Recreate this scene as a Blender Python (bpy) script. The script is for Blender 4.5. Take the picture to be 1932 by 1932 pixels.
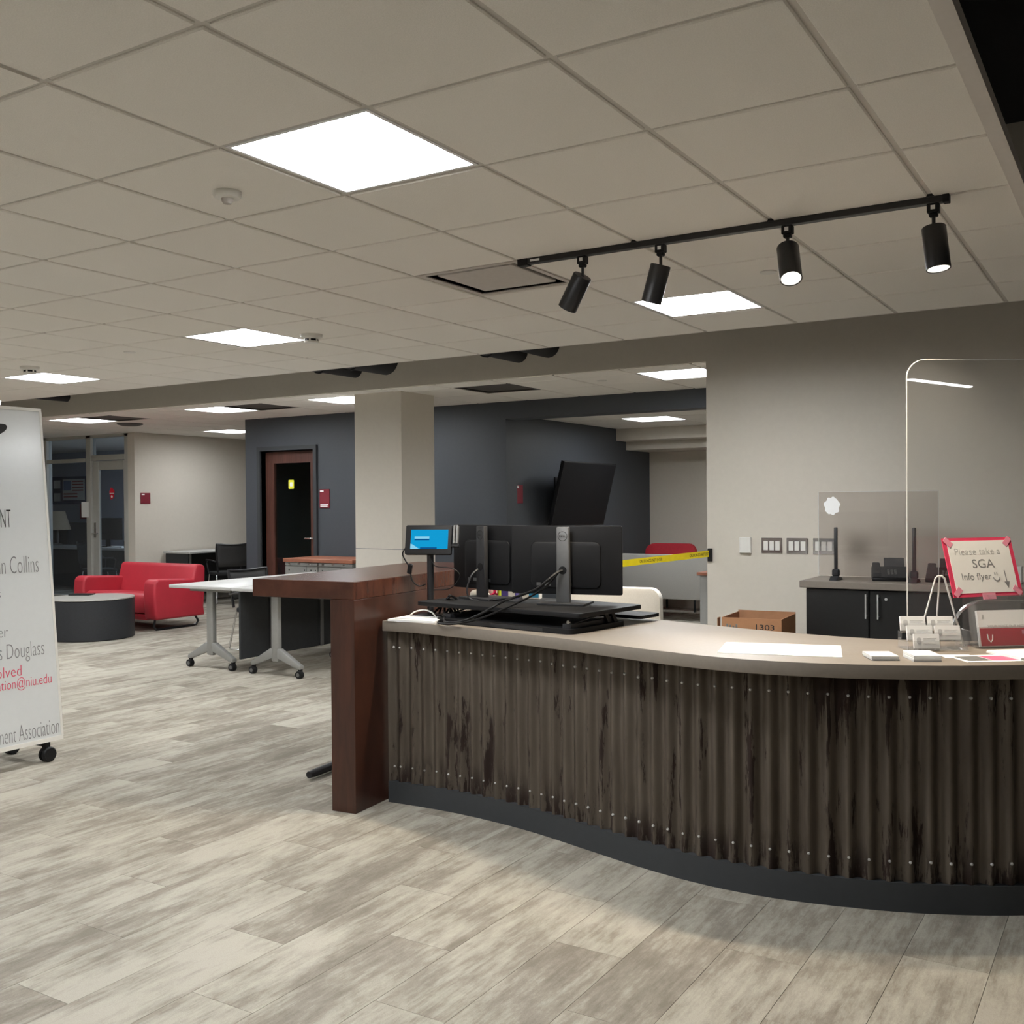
import bpy, bmesh, math, random
from mathutils import Vector, Matrix
random.seed(7)
PI = math.pi
S = bpy.context.scene
for o in list(bpy.data.objects): bpy.data.objects.remove(o)
COL = S.collection

# ------------------------------------------------------------------ camera
cam_d = bpy.data.cameras.new('camera'); cam = bpy.data.objects.new('camera', cam_d); COL.objects.link(cam)
CAM = Vector((1.9106, -2.3172, 1.44))
RT = Vector((0.85075657, 0.52550064, -0.00789473)); DN = Vector((-0.0022558, -0.01137023, -0.99993281)); FW = Vector((-0.5255551, 0.85071722, -0.00848787))
cam.matrix_world = Matrix(((RT.x, -DN.x, -FW.x, CAM.x), (RT.y, -DN.y, -FW.y, CAM.y), (RT.z, -DN.z, -FW.z, CAM.z), (0, 0, 0, 1)))
cam_d.sensor_width = 36; cam_d.sensor_height = 36; cam_d.lens = 36 * 1939.95 / 1932
cam_d.clip_start = .02; cam_d.clip_end = 100
S.camera = cam
# ------------------------------------------------------------------ world, exposure
w = bpy.data.worlds.new('world'); S.world = w; w.use_nodes = True
w.node_tree.nodes['Background'].inputs[0].default_value = (.6, .65, .75, 1)
w.node_tree.nodes['Background'].inputs[1].default_value = .03
S.view_settings.view_transform = 'Standard'; S.view_settings.look = 'None'
S.view_settings.exposure = 0.25; S.view_settings.gamma = 1; S.view_settings.use_curve_mapping = False
PANEL = 50.0          # radiance of the recessed ceiling panels
PANEL2 = 23.0         # rear bay panels, set dimmer than the lobby ones to balance brightness
SPOT = 62.0           # watt of each track spot

T = .6096; CZ = 2.59; Z2 = 2.51; YW = 5.15; YD = 6.8

# ------------------------------------------------------------------ materials
def srgb(r, g, b):
    f = lambda c: ((c / 255 + .055) / 1.055) ** 2.4 if c > 10 else c / 255 / 12.92
    return (f(r), f(g), f(b), 1)
def mat(name, col, rough=.6, metal=0, var=.06, scale=30, bump=0, bscale=200, emit=0, spec=.5, coat=0):
    m = bpy.data.materials.new(name); m.use_nodes = True
    nt = m.node_tree; N = nt.nodes; L = nt.links; p = N['Principled BSDF']
    if len(col) == 3: col = (*col, 1)
    p.inputs['Roughness'].default_value = rough; p.inputs['Metallic'].default_value = metal
    p.inputs['Specular IOR Level'].default_value = spec; p.inputs['Coat Weight'].default_value = coat
    tc = N.new('ShaderNodeTexCoord'); no = N.new('ShaderNodeTexNoise'); no.inputs['Scale'].default_value = scale
    no.inputs['Detail'].default_value = 4
    L.new(tc.outputs['Object'], no.inputs['Vector'])
    r = N.new('ShaderNodeValToRGB'); a = 1 - var; b = 1 + var
    r.color_ramp.elements[0].position = .3; r.color_ramp.elements[1].position = .7
    r.color_ramp.elements[0].color = (col[0] * a, col[1] * a, col[2] * a, 1); r.color_ramp.elements[1].color = (min(1, col[0] * b), min(1, col[1] * b), min(1, col[2] * b), 1)
    L.new(no.outputs['Fac'], r.inputs['Fac']); L.new(r.outputs['Color'], p.inputs['Base Color'])
    if bump:
        n2 = N.new('ShaderNodeTexNoise'); n2.inputs['Scale'].default_value = bscale; n2.inputs['Detail'].default_value = 3
        L.new(tc.outputs['Object'], n2.inputs['Vector'])
        bp = N.new('ShaderNodeBump'); bp.inputs['Strength'].default_value = bump; bp.inputs['Distance'].default_value = .003
        L.new(n2.outputs['Fac'], bp.inputs['Height']); L.new(bp.outputs['Normal'], p.inputs['Normal'])
    if emit:
        p.inputs['Emission Color'].default_value = col; p.inputs['Emission Strength'].default_value = emit
    return m
def glass_mat(name, tint=(1, 1, 1), refl=1.0, haze=0.0, ior=1.49, rough=.01):
    m = bpy.data.materials.new(name); m.use_nodes = True; nt = m.node_tree; N = nt.nodes; L = nt.links
    N.remove(N['Principled BSDF']); out = N['Material Output']
    tr = N.new('ShaderNodeBsdfTransparent'); tr.inputs[0].default_value = (*tint, 1)
    gl = N.new('ShaderNodeBsdfGlossy'); gl.inputs['Roughness'].default_value = rough
    fr = N.new('ShaderNodeFresnel'); fr.inputs[0].default_value = ior
    gg = N.new('ShaderNodeNewGeometry'); iv = N.new('ShaderNodeMath'); iv.operation = 'MULTIPLY_ADD'; iv.inputs[1].default_value = -refl; iv.inputs[2].default_value = refl; L.new(gg.outputs['Backfacing'], iv.inputs[0])
    mu = N.new('ShaderNodeMath'); mu.operation = 'MULTIPLY'; L.new(iv.outputs[0], mu.inputs[1]); L.new(fr.outputs[0], mu.inputs[0])
    mx = N.new('ShaderNodeMixShader'); L.new(mu.outputs[0], mx.inputs[0]); L.new(tr.outputs[0], mx.inputs[1]); L.new(gl.outputs[0], mx.inputs[2])
    if haze:
        df = N.new('ShaderNodeBsdfDiffuse'); df.inputs[0].default_value = (.8, .8, .8, 1)
        m2 = N.new('ShaderNodeMixShader'); m2.inputs[0].default_value = haze
        L.new(mx.outputs[0], m2.inputs[1]); L.new(df.outputs[0], m2.inputs[2]); L.new(m2.outputs[0], out.inputs[0])
    else: L.new(mx.outputs[0], out.inputs[0])
    return m
def emit_mat(name, col, st):
    m = bpy.data.materials.new(name); m.use_nodes = True; nt = m.node_tree; N = nt.nodes
    N.remove(N['Principled BSDF']); e = N.new('ShaderNodeEmission'); e.inputs[0].default_value = (*col[:3], 1); e.inputs[1].default_value = st
    nt.links.new(e.outputs[0], N['Material Output'].inputs[0]); return m

def carpet_mat():
    m = bpy.data.materials.new('carpet'); m.use_nodes = True; nt = m.node_tree; N = nt.nodes; L = nt.links; p = N['Principled BSDF']
    p.inputs['Roughness'].default_value = .95; p.inputs['Specular IOR Level'].default_value = .1
    geo = N.new('ShaderNodeNewGeometry'); oi = N.new('ShaderNodeObjectInfo')
    ad = N.new('ShaderNodeMath'); ad.operation = 'ADD'; L.new(geo.outputs['Random Per Island'], ad.inputs[0]); L.new(oi.outputs['Random'], ad.inputs[1])
    wn = N.new('ShaderNodeTexWhiteNoise'); wn.noise_dimensions = '1D'; L.new(ad.outputs[0], wn.inputs['W'])
    sc = N.new('ShaderNodeVectorMath'); sc.operation = 'SCALE'; L.new(wn.outputs['Color'], sc.inputs[0]); sc.inputs['Scale'].default_value = 40
    def noise(v, detail, rough=.6):
        mu = N.new('ShaderNodeVectorMath'); mu.operation = 'MULTIPLY'; L.new(geo.outputs['Position'], mu.inputs[0]); mu.inputs[1].default_value = v
        a = N.new('ShaderNodeVectorMath'); L.new(mu.outputs[0], a.inputs[0]); L.new(sc.outputs[0], a.inputs[1])
        n = N.new('ShaderNodeTexNoise'); n.inputs['Scale'].default_value = 1; n.inputs['Detail'].default_value = detail; n.inputs['Roughness'].default_value = rough
        L.new(a.outputs[0], n.inputs['Vector']); return n.outputs['Fac']
    n1 = noise((6.5, 1.9, 1), 10, .74); n2 = noise((55, 3.0, 1), 5, .7); n3 = noise((500, 300, 1), 2)
    def ma(op, a, b):
        q = N.new('ShaderNodeMath'); q.operation = op
        for i, v in enumerate((a, b)):
            if isinstance(v, (int, float)): q.inputs[i].default_value = v
            else: L.new(v, q.inputs[i])
        return q.outputs[0]
    f = ma('ADD', n1, ma('MULTIPLY', ma('SUBTRACT', wn.outputs['Value'], .5), .13))
    f = ma('ADD', f, ma('MULTIPLY', ma('SUBTRACT', n2, .5), .30))
    r = N.new('ShaderNodeValToRGB'); e = r.color_ramp.elements
    e[0].position = .33; e[0].color = srgb(131, 124, 113); e[1].position = .60; e[1].color = srgb(178, 172, 160)
    q = r.color_ramp.elements.new(.44); q.color = srgb(148, 141, 130)
    q = r.color_ramp.elements.new(.50); q.color = srgb(163, 157, 145)
    L.new(f, r.inputs['Fac'])
    mx = N.new('ShaderNodeMix'); mx.data_type = 'RGBA'; mx.blend_type = 'MULTIPLY'; mx.inputs['Factor'].default_value = 1
    g = N.new('ShaderNodeValToRGB'); g.color_ramp.elements[0].position = .3; g.color_ramp.elements[0].color = (.82, .82, .82, 1); g.color_ramp.elements[1].position = .7; g.color_ramp.elements[1].color = (1.0, 1.0, 1.0, 1)
    L.new(n3, g.inputs['Fac']); L.new(r.outputs['Color'], mx.inputs['A']); L.new(g.outputs['Color'], mx.inputs['B']); L.new(mx.outputs['Result'], p.inputs['Base Color'])
    bp = N.new('ShaderNodeBump'); bp.inputs['Strength'].default_value = .4; bp.inputs['Distance'].default_value = .003; L.new(n3, bp.inputs['Height']); L.new(bp.outputs['Normal'], p.inputs['Normal'])
    return m

def metal_mat():
    """weathered galvanised sheet: grey-brown zinc with vertical rust runs"""
    m = bpy.data.materials.new('rusty_corrugated'); m.use_nodes = True; nt = m.node_tree; N = nt.nodes; L = nt.links; p = N['Principled BSDF']
    geo = N.new('ShaderNodeNewGeometry'); uv = N.new('ShaderNodeUVMap'); uv.uv_map = 'UVMap'
    def noise(v, detail=5, rough=.6, off=(0, 0, 0)):
        mp = N.new('ShaderNodeMapping'); mp.inputs['Scale'].default_value = v; mp.inputs['Location'].default_value = off; L.new(uv.outputs[0], mp.inputs[0])
        n = N.new('ShaderNodeTexNoise'); n.inputs['Scale'].default_value = 1; n.inputs['Detail'].default_value = detail; n.inputs['Roughness'].default_value = rough
        L.new(mp.outputs[0], n.inputs['Vector']); return n.outputs['Fac']
    def ma(op, a, b=0, c=0):
        q = N.new('ShaderNodeMath'); q.operation = op
        for i, v in enumerate((a, b, c)):
            if isinstance(v, (int, float)): q.inputs[i].default_value = v
            else: L.new(v, q.inputs[i])
        return q.outputs[0]
    def step(v, lo, hi):
        q = N.new('ShaderNodeMapRange'); q.interpolation_type = 'SMOOTHSTEP'; q.inputs['From Min'].default_value = lo; q.inputs['From Max'].default_value = hi; L.new(v, q.inputs['Value']); return q.outputs[0]
    sep = N.new('ShaderNodeSeparateXYZ'); L.new(uv.outputs[0], sep.inputs[0]); U, V = sep.outputs[0], sep.outputs[1]
    base = N.new('ShaderNodeValToRGB'); e = base.color_ramp.elements
    e[0].position = .3; e[0].color = srgb(74, 65, 56); e[1].position = .7; e[1].color = srgb(97, 88, 78)
    L.new(noise((22, 2.2, 1), 5), base.inputs['Fac'])
    # rust runs: long thin vertical, broken outline
    runs = step(ma('ADD', noise((17, 1.6, 1), 8, .72, (3, 1, 0)), ma('MULTIPLY', noise((60, 9, 1), 4, .6), .1)), .615, .655)
    # a field of big stains hanging from the top edge in the middle sheet
    win = ma('MULTIPLY', step(U, 2.03, 2.2), ma('SUBTRACT', 1, step(U, 2.56, 2.60)))
    drip = step(ma('ADD', V, ma('MULTIPLY', ma('SUBTRACT', noise((30, 1.1, 1), 7, .72, (9, 2, 0)), .5), 1.25)), .69, .73)
    rust = ma('MAXIMUM', runs, ma('MULTIPLY', win, drip))
    # foot of the sheet: dirt line
    foot = ma('MULTIPLY', ma('SUBTRACT', 1, step(V, .10, .28)), step(noise((26, 3, 1), 6, .7, (1, 7, 0)), .5, .56))
    rust = ma('MAXIMUM', rust, foot)
    rc = N.new('ShaderNodeValToRGB'); rc.color_ramp.elements[0].color = srgb(24, 16, 13); rc.color_ramp.elements[1].color = srgb(52, 34, 26)
    L.new(noise((30, 8, 1), 4), rc.inputs['Fac'])
    mx = N.new('ShaderNodeMix'); mx.data_type = 'RGBA'; L.new(rust, mx.inputs['Factor']); L.new(base.outputs[0], mx.inputs['A']); L.new(rc.outputs[0], mx.inputs['B']); L.new(mx.outputs['Result'], p.inputs['Base Color'])
    p.inputs['Metallic'].default_value = .25
    L.new(ma('ADD', .5, ma('MULTIPLY', rust, .35)), p.inputs['Roughness'])
    return m

def wood_mat(name, c0, c1, axis=(2, 30, 2), rough=.3):
    m = bpy.data.materials.new(name); m.use_nodes = True; nt = m.node_tree; N = nt.nodes; L = nt.links; p = N['Principled BSDF']
    tc = N.new('ShaderNodeTexCoord'); mp = N.new('ShaderNodeMapping'); mp.inputs['Scale'].default_value = axis; L.new(tc.outputs['Object'], mp.inputs[0])
    n = N.new('ShaderNodeTexNoise'); n.inputs['Scale'].default_value = 1; n.inputs['Detail'].default_value = 8; n.inputs['Roughness'].default_value = .65; n.inputs['Distortion'].default_value = .6; L.new(mp.outputs[0], n.inputs['Vector'])
    r = N.new('ShaderNodeValToRGB'); r.color_ramp.elements[0].position = .3; r.color_ramp.elements[0].color = c0; r.color_ramp.elements[1].position = .72; r.color_ramp.elements[1].color = c1
    L.new(n.outputs['Fac'], r.inputs['Fac']); L.new(r.outputs['Color'], p.inputs['Base Color']); p.inputs['Roughness'].default_value = rough
    return m

M = {}
M['carpet'] = carpet_mat(); M['corr'] = metal_mat()
M['slab'] = mat('slab', (.2, .19, .17), .9)
M['beige'] = mat('beige_paint', srgb(208, 201, 189), .75, var=.015, bump=.15, bscale=350)
M['dark'] = mat('charcoal_paint', srgb(66, 70, 76), .55, var=.03, bump=.15, bscale=300)
M['tile'] = mat('ceiling_tile', srgb(240, 236, 229), .92, var=.05, scale=260, bump=.5, bscale=420)
M['runner'] = mat('ceiling_runner', srgb(202, 197, 190), .6, var=.02)
M['trimwhite'] = mat('edge_trim', srgb(214, 208, 202), .5, var=.02)
M['plenum'] = mat('plenum_black', (.006, .006, .007), .95)
M['duct'] = mat('duct_black', (.012, .013, .016), .7)
M['panel'] = emit_mat('panel_glow', (.955, .98, 1.0), PANEL); M['panel2'] = emit_mat('rear_panel_glow', (.955, .98, 1.0), PANEL2)
M['fixture'] = mat('fixture_white', (.8, .8, .8), .35)
M['plastic_w'] = mat('white_plastic', srgb(226, 224, 218), .4, var=.02)
M['plastic_b'] = mat('black_plastic', (.007, .007, .008), .55, spec=.3, var=.1)
M['plastic_g'] = mat('graphite_plastic', (.022, .022, .024), .5, var=.1)
M['blackmetal'] = mat('black_metal', (.014, .014, .016), .4, var=.1)
M['silver'] = mat('silver_paint', srgb(150, 150, 147), .45, metal=.3, var=.03)
M['greymetal'] = mat('grey_metal', srgb(112, 112, 112), .42, metal=.55, var=.05)
M['satin'] = mat('satin_steel', srgb(205, 205, 203), .35, metal=.35, var=.02)
M['chrome'] = mat('chrome', (.75, .75, .76), .18, metal=1, var=.02)
M['laminate'] = mat('taupe_laminate', srgb(124, 115, 105), .48, var=.04, scale=60)
M['whitelam'] = mat('white_laminate', srgb(186, 186, 184), .4, var=.02)
M['kick'] = mat('charcoal_kick', srgb(52, 55, 58), .6, var=.05)
M['wood'] = wood_mat('walnut_stain', srgb(44, 25, 19), srgb(74, 43, 32), (22, 4, 2.2), .32)
M['woodtop'] = wood_mat('walnut_top', srgb(54, 31, 24), srgb(84, 50, 38), (4, 22, 4), .26)
M['doorwood'] = wood_mat('door_wood', srgb(66, 40, 33), srgb(98, 62, 52), (26, 4, 2), .4)
M['brown'] = wood_mat('cabinet_top_wood', srgb(134, 82, 62), srgb(160, 104, 80), (3, 25, 3), .45)
M['red'] = mat('red_vinyl', srgb(178, 44, 58), .48, var=.05, scale=8, bump=.12, bscale=500)
M['darkred'] = mat('dark_red_fabric', srgb(176, 30, 46), .7, var=.05)
M['maroon'] = mat('maroon_sign', srgb(122, 32, 46), .5, var=.03)
M['greyfab'] = mat('grey_fabric', srgb(176, 174, 169), .85, var=.06, scale=150, bump=.2, bscale=600)
M['lightfab'] = mat('light_grey_fabric', srgb(208, 206, 200), .8, var=.04, scale=150, bump=.2, bscale=600)
M['blackfab'] = mat('black_fabric', (.016, .017, .018), .8, var=.15)
M['panelblack'] = mat('black_panel', (.018, .02, .022), .6, var=.1)
M['pouf'] = mat('black_vinyl', (.02, .022, .026), .5, var=.15, scale=60)
M['poufT'] = mat('grey_top', srgb(160, 158, 152), .45, var=.03)
M['paper'] = mat('white_paper', (.86, .86, .85), .7, var=.01)
M['ink'] = mat('black_ink', (.02, .02, .02), .8)
M['inkgrey'] = mat('grey_ink', (.22, .22, .23), .8)
M['inkfaint'] = mat('faint_ink', (.5, .5, .5), .8)
M['pinkink'] = mat('pink_ink', srgb(214, 66, 98), .7)
M['board'] = mat('whiteboard_gloss', srgb(220, 223, 224), .2, var=.01)
M['yellow'] = mat('yellow_belt', srgb(232, 208, 20), .55, var=.04)
M['card'] = mat('cardboard', srgb(172, 124, 88), .85, var=.06, scale=20)
M['cardin'] = mat('cardboard_inside', srgb(160, 116, 84), .9, var=.06, scale=20)
M['pink'] = mat('pink_card', srgb(222, 62, 98), .6, var=.03)
M['tape'] = mat('clear_tape', srgb(232, 150, 172), .3, var=.02)
M['redprint'] = mat('red_print', srgb(208, 34, 58), .4, var=.05)
M['pinkprint'] = mat('pink_print', srgb(232, 96, 132), .4, var=.2, scale=60)
M['greyprint'] = mat('grey_print', srgb(110, 110, 108), .4, var=.3, scale=60)
M['cabinet'] = mat('black_laminate', (.012, .012, .012), .4, var=.1)
M['plexi'] = glass_mat('clear_acrylic', (.95, .95, .945), 1.0, .02)
M['plexi2'] = glass_mat('tinted_acrylic', (.86, .84, .83), 1.0, .03)
M['acryl'] = glass_mat('thin_acrylic', (.93, .93, .93), 1.2, .06)
M['acryledge'] = mat('acrylic_edge', (.72, .72, .70), .25, var=.02)
M['glass'] = glass_mat('office_glass', (.80, .86, .92), 1.0, .03, 1.5)
M['doorglass'] = glass_mat('door_glass', (.82, .86, .84), 1.0, .0, 1.5)
M['alu'] = mat('aluminium_frame', srgb(188, 188, 182), .45, metal=.2, var=.02)
M['officewall'] = mat('office_wall', srgb(176, 182, 198), .8, var=.02)
M['screenblue'] = emit_mat('tablet_screen_blue', srgb(20, 158, 214), .8)
M['screenpale'] = emit_mat('tablet_screen_pale', srgb(140, 212, 240), .8)
M['screendark'] = emit_mat('tablet_screen_navy', srgb(16, 84, 140), .8)
M['ledglow'] = emit_mat('lamp_led', (1, .95, .85), 10)
M['lampwhite'] = mat('reflector_white', (.8, .8, .78), .3)
M['lampshade'] = mat('lamp_shade', srgb(190, 176, 152), .8)
M['green'] = mat('highlighter', srgb(206, 224, 60), .5)
M['hotpink'] = mat('pink_plastic', srgb(226, 34, 92), .4)
M['purple'] = mat('purple_print', srgb(84, 72, 150), .5)
M['blueprint'] = mat('blue_print', srgb(56, 150, 205), .5)
M['navy'] = mat('navy_board', srgb(28, 38, 92), .7)
M['flagred'] = mat('flag_red', srgb(150, 30, 48), .7)
M['flagblue'] = mat('flag_blue', srgb(106, 128, 182), .7)
M['stickery'] = mat('yellow_sticker', srgb(226, 224, 60), .5, var=.02)
M['stickerred'] = mat('red_sticker', srgb(196, 24, 48), .5)
M['meshfab'] = mat('mesh_weave', (.05, .05, .05), .8, var=.3, scale=400)
M['vent'] = mat('vent_grey', srgb(196, 190, 184), .6, var=.04)
M['ventdark'] = mat('vent_dark', srgb(82, 78, 74), .7, var=.05)

# ------------------------------------------------------------------ mesh builder
class MB:
    def __init__(s): s.bm = bmesh.new()
    def box(s, c, d, rot=None, bev=0, seg=1):
        """box of size d centred at c; rot is a Matrix 3x3/4x4 or a z angle"""
        t = bmesh.new(); bmesh.ops.create_cube(t, size=1); bmesh.ops.scale(t, vec=d, verts=t.verts)
        if bev: bmesh.ops.bevel(t, geom=t.edges[:], offset=bev, segments=seg, affect='EDGES', profile=.5)
        if rot is not None:
            R = Matrix.Rotation(rot, 3, 'Z') if isinstance(rot, (int, float)) else rot.to_3x3()
            bmesh.ops.rotate(t, cent=(0, 0, 0), matrix=R, verts=t.verts)
        bmesh.ops.translate(t, vec=c, verts=t.verts); s._join(t); return s
    def b(s, x0, x1, y0, y1, z0, z1, bev=0, seg=1):
        return s.box(((x0 + x1) / 2, (y0 + y1) / 2, (z0 + z1) / 2), (abs(x1 - x0), abs(y1 - y0), abs(z1 - z0)), None, bev, seg)
    def _join(s, t):
        me = bpy.data.meshes.new('tmp'); t.to_mesh(me); t.free(); s.bm.from_mesh(me); bpy.data.meshes.remove(me)
    def prism(s, pts, a0, a1, axis='z', bev=0, seg=2):
        """polygon pts extruded from a0 to a1 along axis; pts are (x,y) for z, (y,z) for x, (x,z) for y"""
        f = {'z': lambda p, a: (p[0], p[1], a), 'x': lambda p, a: (a, p[0], p[1]), 'y': lambda p, a: (p[0], a, p[1])}[axis]
        t = bmesh.new(); lo = [t.verts.new(f(p, a0)) for p in pts]; hi = [t.verts.new(f(p, a1)) for p in pts]; n = len(pts)
        t.faces.new(lo); t.faces.new(hi[::-1])
        for i in range(n): t.faces.new((lo[i], hi[i], hi[(i + 1) % n], lo[(i + 1) % n]))
        bmesh.ops.recalc_face_normals(t, faces=t.faces)
        if bev: bmesh.ops.bevel(t, geom=[e for e in t.edges if e.calc_face_angle(0) > .6], offset=bev, segments=seg, affect='EDGES', profile=.5)
        s._join(t); return s
    def tube(s, path, r, n=8, cap=True):
        P = [Vector(p) for p in path]; t = bmesh.new(); rings = []
        up = Vector((0, 0, 1))
        for i, p in enumerate(P):
            d = (P[min(i + 1, len(P) - 1)] - P[max(i - 1, 0)]).normalized()
            if i == 0:
                a = d.cross(up) if abs(d.z) < .95 else d.cross(Vector((1, 0, 0)))
            else: a = a - d * a.dot(d)
            a.normalize(); b = d.cross(a); rr = r[i] if isinstance(r, (list, tuple)) else r
            rings.append([t.verts.new(p + (a * math.cos(2 * PI * k / n) + b * math.sin(2 * PI * k / n)) * rr) for k in range(n)])
        for q in range(len(rings) - 1):
            for k in range(n): t.faces.new((rings[q][k], rings[q][(k + 1) % n], rings[q + 1][(k + 1) % n], rings[q + 1][k]))
        if cap: t.faces.new(rings[0][::-1]); t.faces.new(rings[-1])
        bmesh.ops.recalc_face_normals(t, faces=t.faces); s._join(t); return s
    def lathe(s, prof, c=(0, 0, 0), n=32, rot=None, cap=True):
        t = bmesh.new(); rings = []
        for r, z in prof: rings.append([t.verts.new((r * math.cos(2 * PI * k / n), r * math.sin(2 * PI * k / n), z)) for k in range(n)])
        for q in range(len(rings) - 1):
            for k in range(n): t.faces.new((rings[q][k], rings[q][(k + 1) % n], rings[q + 1][(k + 1) % n], rings[q + 1][k]))
        if cap: t.faces.new(rings[0][::-1]); t.faces.new(rings[-1])
        bmesh.ops.remove_doubles(t, verts=t.verts, dist=1e-6)
        bmesh.ops.recalc_face_normals(t, faces=t.faces)
        if rot is not None: bmesh.ops.rotate(t, cent=(0, 0, 0), matrix=rot.to_3x3(), verts=t.verts)
        bmesh.ops.translate(t, vec=c, verts=t.verts); s._join(t); return s
    def ribbon(s, a, b):
        """closed strip between two equal polylines of 3-d points"""
        va = [s.bm.verts.new(p) for p in a]; vb = [s.bm.verts.new(p) for p in b]
        for i in range(len(a) - 1): s.bm.faces.new((va[i], va[i + 1], vb[i + 1], vb[i]))
        return s
    def loft(s, rings):
        """rings: equal closed loops of points -> skinned solid"""
        t = bmesh.new(); R = [[t.verts.new(p) for p in r] for r in rings]; n = len(R[0])
        for q in range(len(R) - 1):
            for k in range(n): t.faces.new((R[q][k], R[q][(k + 1) % n], R[q + 1][(k + 1) % n], R[q + 1][k]))
        t.faces.new(R[0][::-1]); t.faces.new(R[-1]); bmesh.ops.recalc_face_normals(t, faces=t.faces); s._join(t); return s
    def build(s, name, m, parent=None, smooth=35):
        me = bpy.data.meshes.new(name); s.bm.to_mesh(me); s.bm.free()
        return obj(name, me, m, parent, smooth)
def obj(name, me, m, parent=None, smooth=35):
    if isinstance(m, str): m = M[m]
    if m and not me.materials: me.materials.append(m)
    if smooth and len(me.polygons):
        me.shade_smooth(); me.set_sharp_from_angle(angle=math.radians(smooth))
    o = bpy.data.objects.new(name, me); COL.objects.link(o)
    if parent: o.parent = parent
    return o
def tag(o, label, cat, group=None, kind=None):
    o['label'] = label; o['category'] = cat
    if group: o['group'] = group
    if kind: o['kind'] = kind
    return o
def thing(name, label, cat, loc=(0, 0, 0), rz=0, group=None, kind=None):
    o = bpy.data.objects.new(name, None); COL.objects.link(o); o.location = loc; o.rotation_euler = (0, 0, rz); o.empty_display_size = .1
    return tag(o, label, cat, group, kind)
def copy_tree(root, loc, rz, label):
    r = root.copy(); COL.objects.link(r); r.location = loc; r.rotation_euler = (0, 0, rz); r['label'] = label
    def rec(a, b):
        for ch in list(a.children):
            c = ch.copy(); COL.objects.link(c); c.parent = b
            rec(ch, c)
    rec(root, r); return r
def text(s, width=None, height=.1, m='ink', parent=None, mtx=None, name='lettering', align='LEFT', thin=0, depth=.0004, shear=0):
    """lettering as real flat mesh; local x to the right, y up, scaled to width x height (cap height)"""
    cu = bpy.data.curves.new('txt', 'FONT'); cu.body = s; cu.size = 1; cu.align_x = 'LEFT'; cu.offset = thin; cu.extrude = .001; cu.shear = shear; cu.resolution_u = 3
    o = bpy.data.objects.new('txt', cu); COL.objects.link(o); dg = bpy.context.evaluated_depsgraph_get(); dg.update()
    me = bpy.data.meshes.new_from_object(o.evaluated_get(dg)); bpy.data.objects.remove(o); bpy.data.curves.remove(cu)
    xs = [v.co.x for v in me.vertices]; x0, x1 = min(xs), max(xs); sy = height / .69; sx = width / (x1 - x0) if width else sy
    dx = {'LEFT': 0, 'RIGHT': -(x1 - x0) * sx, 'CENTER': -(x1 - x0) * sx / 2}[align]
    for v in me.vertices: v.co = Vector(((v.co.x - x0) * sx + dx, v.co.y * sy, v.co.z * (depth / .001)))
    me.materials.clear(); t = obj(name, me, m, parent, 0)
    if mtx is not None: t.matrix_local = mtx
    return t
def frame(o, x, y, z=None):
    """4x4 from origin and two axes"""
    x = Vector(x).normalized(); y = Vector(y).normalized(); z = x.cross(y)
    return Matrix(((x.x, y.x, z.x, o[0]), (x.y, y.y, z.y, o[1]), (x.z, y.z, z.z, o[2]), (0, 0, 0, 1)))
def arc(c, r, a0, a1, n): return [(c[0] + r * math.cos(math.radians(a0 + (a1 - a0) * i / n)), c[1] + r * math.sin(math.radians(a0 + (a1 - a0) * i / n))) for i in range(n + 1)]
def rrect(x0, x1, y0, y1, r, n=5):
    return arc((x1 - r, y0 + r), r, -90, 0, n) + arc((x1 - r, y1 - r), r, 0, 90, n) + arc((x0 + r, y1 - r), r, 90, 180, n) + arc((x0 + r, y0 + r), r, 180, 270, n)
def spline(P, per=8):
    P = [Vector(p) for p in P]; out = []
    for i in range(len(P) - 1):
        p0 = P[max(i - 1, 0)]; p1 = P[i]; p2 = P[i + 1]; p3 = P[min(i + 2, len(P) - 1)]
        for k in range(per):
            t = k / per; out.append(.5 * ((2 * p1) + (p2 - p0) * t + (2 * p0 - 5 * p1 + 4 * p2 - p3) * t * t + (3 * p1 - p0 - 3 * p2 + p3) * t ** 3))
    out.append(P[-1]); return out
def struct(o, label, cat='wall'): return tag(o, label, cat, None, 'structure')

# ================================================================== SETTING
# ---- floor: carpet planks 25 x 100 cm laid along y
X0, X1, Y0, Y1 = -18.0, 8.5, -6.5, 11.2
fl = MB().b(X0, X1, Y0, Y1, -.15, -.007).build('floor', 'slab'); struct(fl, 'mottled beige grey plank carpet across the whole hall', 'floor')
PWX, PLY = .25, 1.0
pk = MB().b(-PWX / 2 + .0008, PWX / 2 - .0008, -PLY / 2 + .0008, PLY / 2 - .0008, -.007, 0).build('plank', 'carpet', fl, 0)
planks = []
nx = int((X1 - X0) / PWX)
for i in range(nx):
    off = (i * .382) % 1.0
    cx = X0 + (i + .5) * PWX; y = Y0 - off
    while y < Y1:
        ya, yb = max(y, Y0), min(y + PLY, Y1)
        if yb - ya > .02: planks.append((cx, ya, yb))
        y += PLY
def seen(cx, cy):
    d = Vector((cx, cy, 0)) - CAM; z = d.dot(FW)
    return z > .5 and abs(d.dot(RT) / z) < .56 and abs(d.dot(DN) / z) < .6
full = [p for p in planks if abs(p[2] - p[1] - PLY) < 1e-6 and seen(p[0], (p[1] + p[2]) / 2)]
full.sort(key=lambda p: (Vector((p[0], (p[1] + p[2]) / 2, 0)) - CAM).length)
hidden = lambda p: (p[0] > -1.0 and p[1] > 1.75)          # behind the counter front, not in view
near = [p for p in full if not hidden(p)][:295]; nset = set(near)
first = True
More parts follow.
